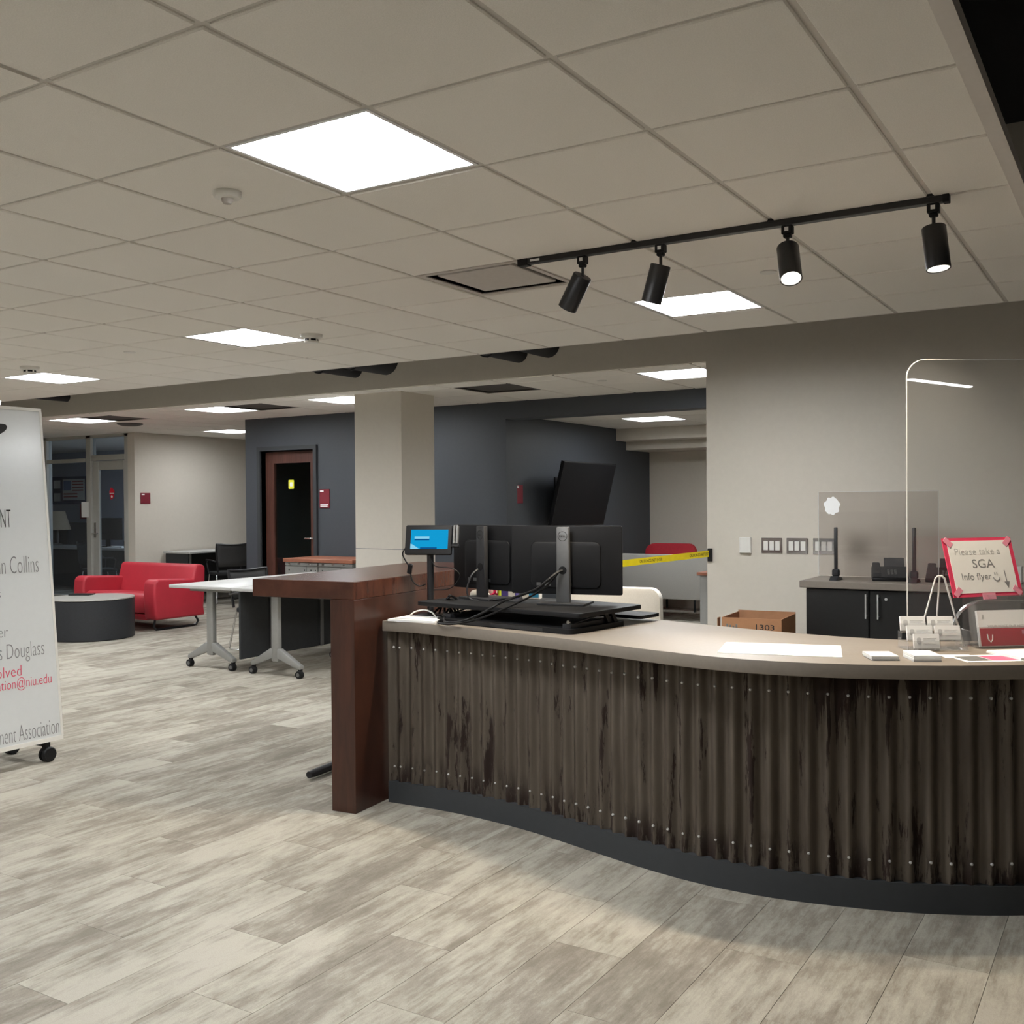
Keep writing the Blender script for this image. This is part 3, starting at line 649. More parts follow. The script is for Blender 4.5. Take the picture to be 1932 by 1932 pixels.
# ---- walnut waterfall bar at the left end
bar = thing('waterfall_bar', 'dark walnut waterfall bar standing at the left end of counter', 'bar table', (-1.222, 1.352, 0), math.radians(5.5))
MB().b(-.60, 0, 0, 1.55, .995, 1.08, .003).build('top', 'woodtop', bar)
MB().b(-.135, 0, .0, 1.55, 0, .995, .002).build('side_panel', 'wood', bar)
MB().tube([(-.56, .38, .03), (-.56, .42, .03), (-.56, 1.3, .03)], [.018, .022, .022], 12).build('foot_bar', 'blackmetal', bar)
MB().tube([(-.56, .85, .03), (-.56, .85, .995)], .025, 12).build('post', 'blackmetal', bar)

# ================================================================== ON THE COUNTER
# sit-stand riser
rr = math.radians(-8); RC = Vector((-.53, 1.80, CT))
ri = thing('desk_riser', 'black sit-stand desk riser carrying two monitors on the counter', 'desk riser', RC, rr)
MB().prism(rrect(-.40, .40, -.235, .19, .03), 0, .022, 'z').build('base', 'plastic_b', ri)
MB().prism(rrect(-.56, .42, -.20, .30, .025), .068, .088, 'z', .002).build('platform', 'plastic_b', ri)
MB().b(.33, .375, -.2, .15, .022, .04).b(-.375, -.33, -.2, .15, .022, .04).build('rail', 'plastic_g', ri)
for sx in (-1, 1):
    MB().prism([(-.18, .04), (-.15, .04), (.1, .066), (.07, .066)], sx * .36 - .008, sx * .36 + .008, 'x').build('scissor_arm', 'blackmetal', ri)
    MB().prism([(.06, .024), (.085, .024), (.055, .068), (.03, .068)], sx * .385 - .006, sx * .385 + .006, 'x').prism([(.11, .024), (.135, .024), (.105, .068), (.08, .068)], sx * .385 - .006, sx * .385 + .006, 'x').build('support_fin', 'plastic_b', ri)
    MB().tube([(sx * .37, -.205, .05), (sx * .37, -.215, .05)], .008, 10).build('bolt', 'chrome', ri)
MB().prism(rrect(-.32, .42, .28, .46, .03), .02, .036, 'z', .002).build('keyboard_tray', 'plastic_b', ri)
MB().b(-.25, .25, -.238, -.228, .004, .02).build('front_lip', 'plastic_g', ri)
# monitors
ZP = CT + .088
def monitor(x, y, rz, label, lightpost):
    t = thing('monitor', label, 'monitor', (x, y, ZP), rz, 'monitors on the riser')
    MB().prism(rrect(-.115, .115, -.1, .07, .006), 0, .011, 'z', .002).build('foot', 'plastic_g', t)
    MB().prism([(-.033, .011), (.033, .011), (.029, .36), (-.029, .36)], -.055, -.030, 'y', .003).build('stand', lightpost, t)
    MB().tube([(0, -.0565, .16), (0, -.02, .16)], .019, 20).build('cable_hole', 'plastic_b', t)
    rg = MB()
    for k in range(28):
        a, b_ = 2 * PI * k / 28, 2 * PI * (k + 1) / 28; rg.b(0, 0, 0, 0, 0, 0) if False else None
    ring = [(0.0215 * math.cos(2 * PI * k / 28), -.0555, .318 + .0215 * math.sin(2 * PI * k / 28)) for k in range(29)]
    MB().tube(ring, .0013, 6, False).build('logo_ring', 'ink', t)
    text('DELL', .03, .011, 'ink', t, frame((-.015, -.0556, .3125), (1, 0, 0), (0, 0, 1)))
    MB().prism(rrect(-.268, .268, .045, .365, .008), -.006, .012, 'y', .002).build('panel', 'plastic_b', t)
    MB().prism(rrect(-.17, .17, .075, .29, .03), -.016, -.006, 'y', .006).build('rear_housing', 'plastic_b', t)
    MB().b(-.262, .262, .0121, .0126, .055, .358).build('screen', 'plastic_g', t)
    MB().b(-.03, .03, -.018, -.0161, .085, .1).b(-.1, -.07, -.018, -.0161, .085, .1).b(-.14, -.12, -.018, -.0161, .085, .1).build('sockets', 'greymetal', t)
    return t
monitor(-.87, 1.96, math.radians(-16), 'left black monitor seen from behind, next to the tablet', 'plastic_g')
monitor(-.40, 1.90, math.radians(12), 'right black monitor with bright grey stand, seen from behind', 'greymetal')
# cables
def cable(P, r, label, m='plastic_b', per=8):
    o = MB().tube(spline(P, per), r, 6).build('cable', m, None, 60); return tag(o, label, 'cable', 'cables on the counter')
cable([(-.385, 1.835, ZP + .16), (-.40, 1.79, ZP + .145), (-.45, 1.70, ZP + .08), (-.56, 1.60, ZP + .03), (-.62, 1.545, CT + .075), (-.72, 1.53, CT + .03), (-.85, 1.56, CT + .012), (-.95, 1.70, CT + .03), (-1.0, 1.80, CT + .045)], .006, 'thick black cable hanging from the right monitor stand across riser front')
cable([(-.40, 1.835, ZP + .155), (-.44, 1.72, ZP + .07), (-.6, 1.55, CT + .06), (-.74, 1.515, CT + .018), (-.88, 1.545, CT + .008), (-.955, 1.68, CT + .012)], .0045, 'thinner black cable lying along the riser front edge')
cable([(-.885, 1.885, ZP + .15), (-.90, 1.85, ZP + .12), (-.92, 1.84, ZP + .05), (-.90, 1.85, ZP + .004), (-.80, 1.86, ZP + .004), (-.62, 1.84, ZP + .03)], .0045, 'grey cable dropping from the left monitor stand', 'plastic_g')
cable([(-1.12, 1.64, CT + .021), (-1.10, 1.66, CT + .04), (-1.06, 1.68, CT + .048), (-1.02, 1.69, CT + .035), (-.98, 1.67, CT + .006)], .004, 'small white cable loop beside the papers', 'plastic_w')
cable([(-1.13, 1.83, CT + .29), (-1.10, 1.83, CT + .25), (-1.02, 1.86, CT + .24), (-.99, 1.88, CT + .2), (-1.04, 1.87, CT + .14), (-1.13, 1.84, CT + .13)], .0028, 'thin black cable looping right of the tablet pole')
cable([(-1.24, 1.80, CT + .36), (-1.275, 1.79, CT + .31), (-1.24, 1.80, CT + .24), (-1.225, 1.80, CT + .18), (-1.19, 1.81, CT + .15), (-1.16, 1.83, CT + .16)], .0035, 'thin black cable hanging left of the tablet')
o = MB().box((0, 0, 0), (.022, .02, .05), None, .004).build('cable_plug', 'plastic_b'); o.location = (-1.238, 1.80, CT + .235); o.rotation_euler = (.1, .2, .3); tag(o, 'black plug hanging on the cable left of tablet', 'plug')
# tangle of black cables between tablet and riser
for k in range(5):
    a = random.uniform(0, 1)
    cable([(-1.08 + .02 * k, 1.78 + .02 * k, CT + .02), (-1.04 + .01 * k, 1.80, CT + .06 + .012 * k), (-.98, 1.78 + .015 * k, CT + .05 + .01 * k), (-.94, 1.75 + .02 * k, CT + .03 + .008 * k)], .006, ['lowest black cable of the bundle behind tablet pole', 'second black cable of the bundle behind tablet pole', 'middle black cable of the bundle behind tablet pole', 'fourth black cable of the bundle behind tablet pole', 'topmost black cable of the bundle behind tablet pole'][k])
# tablet stand
tb = thing('tablet_stand', 'black check-in tablet on a pole showing a blue screen', 'tablet', (-1.14, 1.84, CT), math.radians(22))
MB().prism(rrect(-.07, .07, -.06, .08, .012), 0, .01, 'z', .002).build('foot', 'blackmetal', tb)
MB().tube([(0, 0, .01), (0, 0, .33)], .017, 16).build('pole', 'blackmetal', tb)
tl = thing('x', '', '', (0, 0, 0)); bpy.data.objects.remove(tl)
R15 = Matrix.Rotation(math.radians(-14), 4, 'X')
hd = MB().prism(rrect(-.118, .118, -.072, .076, .008), -.012, .012, 'y', .002).build('housing', 'plastic_b', tb); hd.matrix_local = Matrix.Translation((0, -.025, .378)) @ R15
MB().b(-.09, .1, -.0135, -.0122, -.045, .052).build('screen', 'screenblue', hd)
MB().b(-.07, .005, -.0142, -.0136, .006, .018).build('screen_field', 'screenpale', hd); MB().b(-.07, .005, -.0142, -.0136, -.002, .005).build('screen_button', 'screendark', hd)
MB().b(-.04, .045, -.0142, -.0136, -.045, -.037).build('screen_bar', 'screendark', hd)
MB().prism([(-.09, -.045), (-.045, -.045), (-.075, -.025), (-.09, -.018)], -.0142, -.0136, 'y').build('screen_corner', 'screenpale', hd)
MB().b(.125, .136, -.02, .004, -.02, .074, .002).b(.14, .151, -.02, .004, -.02, .074, .002).build('card_reader', 'greymetal', hd)
MB().b(.118, .155, -.016, .006, -.035, -.02, .002).build('reader_foot', 'plastic_b', hd)
# desk things behind the left monitor
def simple(name, m, mb, loc, rz, label, cat, grp=None):
    o = mb.build(name, m); o.location = loc; o.rotation_euler = (0, 0, rz); return tag(o, label, cat, grp)
bt = thing('sanitizer_bottle', 'small white pump bottle behind left monitor stand', 'bottle', (-1.015, 2.125, ZP))
MB().lathe([(0, 0), (.02, 0), (.021, .05), (.016, .06), (.008, .066), (0, .066)]).build('body', 'plastic_w', bt); MB().lathe([(.010, .064), (.010, .085), (0, .086)]).b(-.012, .008, -.006, .006, .084, .092, .002).build('pump', 'plastic_w', bt)
simple('tape_dispenser', 'plastic_w', MB().prism([(-.05, 0), (.05, 0), (.05, .012), (.02, .03), (-.01, .034), (-.04, .028), (-.05, .015)], -.012, .012, 'y', .003), (-.99, 2.06, ZP), .3, 'white tape dispenser at the left rear of riser', 'tape dispenser')
simple('scissors', 'hotpink', MB().tube([(.03 * math.cos(a), 0, .03 + .026 * math.sin(a)) for a in [2 * PI * k / 14 for k in range(15)]], .006, 6).tube([(.045 + .024 * math.cos(a), .01, .026 + .022 * math.sin(a)) for a in [2 * PI * k / 14 for k in range(15)]], .006, 6), (-.955, 2.10, ZP), .4, 'pink scissors handles beside the highlighter', 'scissors')
hl = thing('highlighter_pen', 'yellow green highlighter standing behind left monitor stand', 'highlighter', (-.90, 2.11, ZP))
MB().lathe([(0, 0), (.012, 0), (.013, .045), (.008, .052), (0, .052)], n=16).build('barrel', 'green', hl); MB().lathe([(.007, .05), (.006, .066), (0, .067)], n=12).build('cap', 'green', hl)
simple('mug', 'plastic_w', MB().lathe([(0, 0), (.02, 0), (.023, .05), (.020, .05), (.018, .006), (0, .006)]).tube([(-.022, 0, .04), (-.036, 0, .034), (-.036, 0, .018), (-.021, 0, .012)], .003, 6), (-.965, 2.145, ZP), 0, 'tiny white cup beside the white pump bottle', 'cup')
tbx = thing('tissue_box', 'white and blue printed carton behind the left monitor foot', 'carton', (-.68, 2.06, ZP), .2)
MB().b(-.045, .045, -.02, .02, 0, .05, .001).build('box', 'paper', tbx); MB().b(-.01, .04, -.0206, -.02, .008, .036).build('print', 'blueprint', tbx)
tbx = thing('tissue_box', 'purple printed carton behind the left monitor foot', 'carton', (-.79, 2.03, ZP), .2)
MB().b(-.04, .04, -.02, .02, 0, .052, .001).build('box', 'purple', tbx); MB().b(-.002, .034, -.0206, -.02, .008, .044).build('print', 'paper', tbx)
# papers at left end
o = thing('paper_stack', 'low stack of white papers at left end of counter', 'paper', (-1.06, 1.635, CT), math.radians(6))
MB().b(-.135, .125, -.065, .075, 0, .010).build('sheets', 'paper', o); p2 = MB().b(-.10, .13, -.055, .075, .010, .016).build('top_sheets', 'paper', o); p2.rotation_euler = (0, 0, .06)
# large sheet
def sheet(name, pts, z, m, label, cat, th=.0012): 
    o = MB().prism(pts, z, z + th, 'z').build(name, m, None, 0); return tag(o, label, cat)
sheet('paper_sheet', [(.555, 1.315), (.985, 1.415), (.905, 1.715), (.485, 1.60)], CT, 'paper', 'large blank white sheet lying on the counter top', 'paper', .002)
# business card stacks
def cards(x, y, rz, n, label):
    t = thing('card_stack', label, 'cards', (x, y, CT), rz, 'loose card stacks')
    for k in range(n):
        MB().b(-.047, .047, -.06, .06, k * .0055, k * .0055 + .005).build('card_pad', 'paper', t).location = (random.uniform(-.003, .003), random.uniform(-.003, .003), 0)
cards(1.105, 1.47, math.radians(28), 3, 'stack of white cards beside the large sheet')
cards(1.235, 1.515, math.radians(28), 4, 'stack of white cards in front of the card holder')
sheet('paper_sheet', [(1.305, 1.575), (1.40, 1.63), (1.36, 1.70), (1.27, 1.645)], CT, 'paper', 'small white sheet between card stack and flyer', 'paper')
fy = thing('flyer', 'glossy flyer with grey and pink print near the counter edge', 'flyer', (1.425, 1.632, CT), math.radians(36))
MB().b(-.105, .105, -.075, .075, 0, .0015).build('sheet', 'paper', fy); MB().b(-.09, -.005, -.055, .05, .0015, .002).build('print', 'greyprint', fy); MB().b(0, .09, -.055, .05, .0015, .002).build('print', 'pinkprint', fy)
t = thing('paper_stack', 'white paper pad at right end of the counter beside the flyer', 'paper', (1.58, 1.80, CT), math.radians(40))
MB().b(-.14, .14, -.1, .1, 0, .006).build('sheets', 'paper', t); MB().b(-.138, .138, -.1, .098, .006, .010).build('top_sheets', 'paper', t)
# card holder (acrylic, two columns)
ch = thing('card_holder', 'clear tiered acrylic holder filled with white business cards', 'card holder', (1.225, 1.77, CT + .003), math.radians(28))
def pocket(x, y, z, n):
    lean = Matrix.Translation((x, y, z)) @ Matrix.Rotation(math.radians(-14), 4, 'X')
    c = MB().b(-.046, .046, -.0015, .012, .004, .058).build('business_cards', 'paper', ch); c.matrix_local = lean
    MB().prism(rrect(-.036, -.02, .02, .044, .006), -.0022, -.0015, 'y').build('card_emblem', 'inkfaint', c)
    MB().b(-.012, .036, -.0021, -.0015, .04, .042).b(-.012, .03, -.0021, -.0015, .034, .0355).b(-.012, .034, -.0021, -.0015, .02, .0215).build('card_print', 'inkfaint', c)
    a = MB().b(-.049, .049, -.006, -.004, 0, .03).b(-.049, .049, -.006, .014, -.002, 0).build('tray', 'acryl', c)
pocket(-.052, .045, .06, 1); pocket(.050, .045, .06, 1); pocket(-.040, .005, .03, 1); pocket(.062, .005, .03, 1); pocket(-.028, -.035, .003, 1)
MB().b(-.10, .112, -.05, .07, 0, .002).build('base', 'acryl', ch)
MB().prism([(-.05, 0), (.07, 0), (.07, .06), (.03, .06), (.03, .03), (-.05, .03)], -.103, -.100, 'x').build('side', 'acryl', ch); MB().prism([(-.05, 0), (.07, 0), (.07, .06), (.03, .06), (.03, .03), (-.05, .03)], .112, .115, 'x').build('side', 'acryl', ch)
# acrylic easel behind the card holder
es = thing('display_easel', 'small clear tripod easel rising behind the card holder', 'easel', (1.235, 1.86, CT), math.radians(30))
MB().tube([(-.085, 0, 0), (-.012, 0, .262), (-.004, 0, .27), (.004, 0, .27)], .0032, 8).build('leg', 'acryledge', es); MB().tube([(.012, 0, .27), (.022, 0, .262), (.095, 0, 0)], .004, 8).build('leg', 'acryledge', es)
MB().tube([(.004, 0, .268), (.006, .03, .13), (.008, .06, 0)], .0035, 8).build('rear_leg', 'acryledge', es); MB().tube([(.004, 0, .27), (.014, 0, .27)], .004, 8).build('crown', 'acryledge', es)
# brochure holder
bh = thing('brochure_holder', 'clear acrylic holder with white and red brochures', 'brochure holder', (1.47, 1.955, CT + .004), math.radians(38))
ln = Matrix.Rotation(math.radians(-12), 4, 'X')
br = MB().b(-.115, .115, 0, .014, .004, .14).build('brochures', 'paper', bh); br.matrix_local = Matrix.Translation((0, .0, 0)) @ ln
MB().b(-.112, .114, -.0012, -.0002, .006, .072).build('red_cover', 'redprint', br)
text('YOUR VOICE OUR MISSION', .17, .008, 'inkfaint', br, frame((-.08, -.0008, .076), (1, 0, 0), (0, 0, 1)))
MB().prism(rrect(-.098, -.09, .108, .124, .003), -.0008, -.0002, 'y').build('emblem', 'inkfaint', br)
MB().b(.055, .075, -.0022, -.0014, .048, .064).build('emblem', 'tape', br)
MB().tube([(-.085, -.002, .05), (-.083, -.002, .03), (-.074, -.002, .02), (-.066, -.002, .03), (-.064, -.002, .048)], .0022, 6).build('print_letter', 'paper', br)
fh = MB().b(-.122, .122, -.006, -.003, 0, .075).b(-.122, -.119, -.006, .05, 0, .16).b(.119, .122, -.006, .05, 0, .16).b(-.122, .122, .022, .025, 0, .2).b(-.122, .122, -.006, .05, -.001, .001).build('pocket', 'acryl', bh); fh.matrix_local = ln @ Matrix.Translation((0, 0, .002))
# pink handwritten sign
sg = thing('handwritten_sign', 'pink framed handwritten sign leaning above the brochure holder', 'sign', (1.395, 1.985, CT + .19), math.radians(48))
tl = Matrix.Rotation(math.radians(-17), 4, 'X')
bd = MB().b(-.16, .16, 0, .004, 0, .232).build('backing_card', 'pink', sg); bd.matrix_local = tl
MB().b(-.142, .142, -.0015, 0, .014, .22).build('paper', 'paper', bd)
for cx, cz in ((-.137, .215), (.137, .215), (-.137, .019), (.137, .019)): MB().box((cx, -.0022, cz), (.04, .0012, .022), Matrix.Rotation(PI / 4 if cx * (cz - .1) < 0 else -PI / 4, 3, 'Y')).build('tape', 'tape', bd)
for s_, x, z, wd_, ht, mm in (('Please take a', -.115, .165, .21, .026, 'inkfaint'), ('SGA', -.045, .112, .1, .034, 'inkgrey'), ('Info flyer', -.105, .066, .135, .026, 'inkgrey')):
    text(s_, wd_, ht, mm, bd, frame((x, -.0018, z), (1, 0, 0), (0, 0, 1)), thin=-.008)
fc = MB().tube([(.052 + .014 * math.cos(a), -.0022, .074 + .014 * math.sin(a)) for a in [PI + PI * k / 8 for k in range(9)]], .0015, 5).box((.047, -.0022, .088), (.003, .001, .008)).box((.057, -.0022, .088), (.003, .001, .008)).build('drawn_smile', 'inkgrey', bd)
MB().prism([(.093, .10), (.0965, .10), (.0985, .055), (.1085, .055), (.099, .03), (.085, .055), (.0945, .055)], -.0024, -.0016, 'y').build('drawn_arrow', 'inkgrey', bd)
MB().b(-.03, .03, -.003, -.0015, -.012, .012).build('tape', 'tape', bd)
# its acrylic back plate standing behind the brochures
bp = MB().b(-.12, .12, 0, .003, 0, .22, 0).b(-.12, .12, -.012, .03, 0, .003).build('acrylic_stand', 'acryl'); bp.location = (1.40, 2.02, CT); bp.rotation_euler = (0, 0, math.radians(40)); tag(bp, 'clear acrylic stand under the pink framed sign', 'sign stand')
# big sneeze guard on the counter
pg = thing('sneeze_guard', 'tall clear acrylic sneeze guard with rounded corner on the counter', 'sneeze guard', (1.102, 1.965, CT), math.radians(35))
cr = arc((.075, 1.115 - .075), .075, 180, 90, 8)
prof = [(0, 0)] + cr + [(.95, 1.115), (.95, 0)]
MB().prism(prof, -.003, .003, 'y').build('sheet', 'plexi', pg, 60)
MB().tube([(x, 0, z) for x, z in prof[:-1]], .0026, 6).build('polished_edge', 'acryledge', pg)
MB().b(.2, .215, -.08, .08, 0, .05).b(.7, .715, -.08, .08, 0, .05).build('feet', 'acryl', pg)

# ================================================================== BACK CABINETS
cz = .9; CYF = 4.65
wt_ = MB().b(-.095, 2.45, CYF - .025, YW - .002, cz - .045, cz, .003).build('worktop', 'laminate'); tag(wt_, 'taupe worktop running over the black base cabinets', 'worktop')
CL = ['left black base cabinet with two bar handles and a lock', 'middle black base cabinet behind the pink sign', 'right black base cabinet outside the picture']
for k in range(3):
    x0 = -.06 + k * .835
    c = thing('base_cabinet', CL[k], 'cabinet', (x0, CYF, 0), 0, 'black base cabinets')
    MB().b(0, .833, .02, YW - CYF - .016, .09, cz - .047).build('body', 'cabinet', c); MB().b(.0, .833, .06, .4, 0, .09).build('plinth', 'kick', c)
    for s_ in (0, 1):
        d = MB().b(.004 + s_ * .4165, .4125 + s_ * .4165, 0, .019, .1, cz - .055, .0015).build('door', 'cabinet', c)
        hx = .400 if s_ == 0 else .475
        hx = .4005 if s_ == 0 else .4765
        MB().tube([(hx, -.028, .665), (hx, -.028, .825)], .0055, 10).tube([(hx, 0, .68), (hx, -.028, .68)], .004, 8).tube([(hx, 0, .81), (hx, -.028, .81)], .004, 8).build('handle', 'satin', d)
        if s_: MB().lathe([(0, 0), (.009, 0), (.009, .004), (0, .004)], (.523, 0, .795), 16, Matrix.Rotation(PI / 2, 3, 'X')).build('lock', 'satin', d)
# plexi on the cabinet with two posts
pg = thing('sneeze_guard', 'tinted acrylic guard on two black posts on the rear worktop', 'sneeze guard', (.10, 4.80, cz))
MB().b(-.11, .66, -.003, .003, .03, .60).build('sheet', 'plexi2', pg); MB().tube([(-.11, 0, .03), (-.11, 0, .6), (.66, 0, .6), (.66, 0, .03)], .0024, 6).build('polished_edge', 'acryledge', pg)
for x in (.008, .512):
    MB().box((x, -.012, .185), (.024, .016, .35), None, .006, 2).box((x, -.012, .05), (.05, .03, .05), None, .008).prism([(-.09, 0), (.07, 0), (.04, .018), (-.05, .03)], x - .028, x + .028, 'x', .004).build('post', 'blackmetal', pg)
ct = MB().prism([(math.cos(a) * .052 * (1 + .1 * math.sin(7 * a)), math.sin(a) * .06 * (1 + .08 * math.cos(9 * a))) for a in [2 * PI * k / 40 for k in range(40)]], -.002, 0, 'y').build('cutout_sticker', 'paper', None); ct.location = (.082, 4.795, 1.405); tag(ct, 'white scalloped paper cutout stuck on the rear acrylic guard', 'sticker')
def phone(x, y, rz, label):
    t = thing('desk_phone', label, 'phone', (x, y, cz), rz, 'desk phones')
    MB().prism([(-.11, 0), (.11, 0), (.11, .075), (.07, .09), (-.11, .022)], -.115, .115, 'x', .006).build('body', 'plastic_b', t)
    MB().prism([(-.10, .02), (.10, .085), (.10, .115), (.06, .115), (.04, .095), (-.04, .068), (-.06, .06), (-.10, .055)], -.11, -.06, 'x', .008).build('handset', 'plastic_b', t)
    kk = MB()
    for i in range(3):
        for j in range(4): kk.box((-.01 + i * .022, -.075 + j * .02, .047 + j * .0068), (.015, .013, .006), Matrix.Rotation(.33, 3, 'X'))
    kk.build('keypad', 'greymetal', t)
    sc = MB().box((.03, .08, .115), (.13, .012, .07), Matrix.Rotation(-.5, 3, 'X'), .004).build('display', 'plastic_g', t)
    return t
phone(.43, 4.93, .25, 'black desk phone left of the right post on the worktop')
phone(.77, 4.98, .1, 'black desk phone partly behind the pink sign')
o = MB().b(-.05, .05, -.02, .02, 0, .11, .004).build('intercom', 'plastic_w'); o.location = (1.18, 5.0, cz); tag(o, 'small white box on the worktop behind the pink sign', 'box')
# wall plates
def plate(name, x, z, w_, h_, gangs, label, grp=None):
    t = thing(name, label, 'switch', (x, YW, z), 0, grp)
    if gangs:
        MB().b(-w_ / 2, w_ / 2, -.008, 0, -h_ / 2, h_ / 2, .003).build('plate', 'chrome', t)
        for k in range(gangs):
            cx = -w_ / 2 + w_ * (k + .5) / gangs * .84 + w_ * .08; MB().b(cx - .017, cx + .017, -.012, -.008, -.034, .034, .002).build('rocker', 'plastic_w', t)
    else: MB().b(-w_ / 2, w_ / 2, -.028, 0, -h_ / 2, h_ / 2, .004).build('case', 'plastic_w', t)
plate('thermostat', -.645, 1.113, .088, .118, 0, 'blank white wall box left of the chrome switch plates')
plate('switch_plate', -.448, 1.112, .158, .115, 3, 'leftmost chrome three-gang switch plate beside the white wall box', 'chrome switch plates')
plate('switch_plate', -.26, 1.112, .158, .115, 3, 'middle chrome three-gang switch plate', 'chrome switch plates')
plate('switch_plate', -.067, 1.112, .158, .115, 3, 'rightmost chrome three-gang switch plate, behind the acrylic post', 'chrome switch plates')
# cardboard carton standing by the wall
cb = thing('cardboard_box', 'open brown cardboard carton beside the black cabinets', 'box', (-.235, 4.20, 0), math.radians(4))
w2, d2_, h2 = .19, .2, .70
MB().b(-w2, w2, -d2_, -d2_ + .006, 0, h2).build('front_wall', 'card', cb); MB().b(-w2, w2, d2_ - .006, d2_, 0, h2 + .01).build('rear_wall', 'cardin', cb)
MB().b(-w2, -w2 + .006, -d2_ + .006, d2_ - .006, 0, h2).build('side_wall', 'cardin', cb); MB().b(w2 - .006, w2, -d2_ + .006, d2_ - .006, 0, h2).build('side_wall', 'card', cb); MB().b(-w2, w2, -d2_, d2_, 0, .006).build('bottom', 'cardin', cb)
MB().prism([(-d2_, h2 - .005), (-d2_ + .06, h2 - .005), (-d2_ + .05, h2 - .12), (-d2_, h2 - .14)], -w2 - .03, -w2 - .025, 'x').build('torn_flap', 'cardin', cb)
text('1303', .115, .034, 'ink', cb, frame((.03, -d2_ - .0008, h2 - .07), (1, 0, 0), (0, 0, 1)), name='print'); MB().b(.045, .12, -d2_ - .001, -d2_, h2 - .11, h2 - .085).build('print_mark', 'ink', cb)
for k in range(4): MB().b(-.16 + k * .02, -.148 + k * .02, -d2_ - .001, -d2_, h2 - .09 + .008 * (k % 2), h2 - .04 - .006 * (k % 3)).build('print_mark', 'greyprint', cb)
# belt barrier
bp = thing('belt_barrier', 'black barrier post with yellow caution belt across the opening', 'barrier', (-1.30, 4.29, 0))
MB().lathe([(0, 0), (.17, 0), (.17, .015), (.14, .03), (.03, .045), (0, .045)]).build('base', 'blackmetal', bp); MB().tube([(0, 0, .04), (0, 0, .96)], .03, 16).build('post', 'blackmetal', bp)
MB().lathe([(.03, .93), (.036, .935), (.036, 1.07), (.028, 1.085), (0, 1.085)], n=20).build('cassette', 'plastic_b', bp)
A = Vector((.02, .03, 1.003)); B = Vector((XO + .025 + 1.30, YW - 4.29 - .012, 1.045)); d = (B - A).normalized(); up = Vector((0, 0, 1)); n_ = d.cross(up).normalized()
hh = .024
bl = MB().loft([[A + n_ * e + Vector((0, 0, s_)) for e, s_ in ((-.001, -hh), (.001, -hh), (.001, hh), (-.001, hh))], [B + n_ * e + Vector((0, 0, s_)) for e, s_ in ((-.001, -hh), (.001, -hh), (.001, hh), (-.001, hh))]]).build('belt', 'yellow', bp, 0)
dz = d.copy(); upv = n_.cross(d) * -1 if (n_.cross(d)).z < 0 else n_.cross(d)
for f0 in (.2, .76):
    q = A.lerp(B, f0) + n_ * .0013 - upv * .011
    text('CAUTION-DO NOT ENTER', .22, .022, 'ink', bl, frame(q, d, upv))
cp = MB().b(XO + .01, XO + .045, YW - .022, YW, .985, 1.085, .003).build('belt_receiver', 'plastic_b'); tag(cp, 'black wall receiver holding the end of the caution belt', 'wall clip')

# ================================================================== SEATS NEAR THE COUNTER
def shell_back(w_, h_, th, curve, n=12, r=.06):
    """rounded upholstered back: x width, z height, curved in y"""
    pts = rrect(-w_ / 2, w_ / 2, 0, h_, r, 6); m = MB()
    t = bmesh.new(); f = []
    def P(x, z, y): return (x, y + curve * (x / (w_ / 2)) ** 2 * -1, z)
    rings = []
    for y, k in ((-th / 2 + .0, .93), (-th * .35, 1.0), (th * .35, 1.0), (th / 2, .93)):
        rings.append([P(x * k, h_ / 2 + (z - h_ / 2) * k, y) for x, z in pts])
    return m.loft(rings)
gc = thing('task_chair', 'light grey upholstered chair behind the monitors', 'chair', (-.63, 3.1, 0), math.radians(185))
bk = shell_back(.56, .44, .07, -.05).build('backrest', 'lightfab', gc); bk.matrix_local = Matrix.Translation((0, .22, .535)) @ Matrix.Rotation(math.radians(-4), 4, 'X')
MB().prism(rrect(-.26, .26, -.25, .22, .08), .42, .5, 'z', .02).build('seat', 'lightfab', gc)
for sx in (-1, 1):
    for sy in (-1, 1): MB().tube([(sx * .2, sy * .18, .42), (sx * .24, sy * .22, 0)], .014, 8).build('leg', 'blackmetal', gc)
bc = thing('office_chair', 'black mesh chair with bright chrome rim behind the counter', 'chair', (1.36, 2.72, 0), math.radians(200))
ri_ = rrect(-.24, .24, 0, .5, .12, 8)
MB().prism(ri_, -.012, .012, 'y').build('backrest', 'blackfab', bc).location = (0, .2, .5)
MB().tube([(x, .2, .5 + z) for x, z in ri_ + ri_[:1]], .012, 8).build('back_frame', 'chrome', bc)
MB().prism(rrect(-.24, .24, -.24, .2, .08), .43, .5, 'z', .02).build('seat', 'blackfab', bc)
MB().tube([(0, 0, .08), (0, 0, .43)], .025, 12).build('gas_lift', 'blackmetal', bc)
for k in range(5):
    a = 2 * PI * k / 5; l = MB().tube([(0, 0, .1), (.28 * math.cos(a), .28 * math.sin(a), .06)], [.025, .015], 8).build('base_arm', 'blackmetal', bc); MB().lathe([(0, -.012), (.028, -.012), (.028, .012), (0, .012)], (.28 * math.cos(a), .28 * math.sin(a), .028), 12, Matrix.Rotation(PI / 2, 3, 'X')).build('caster', 'plastic_b', l)

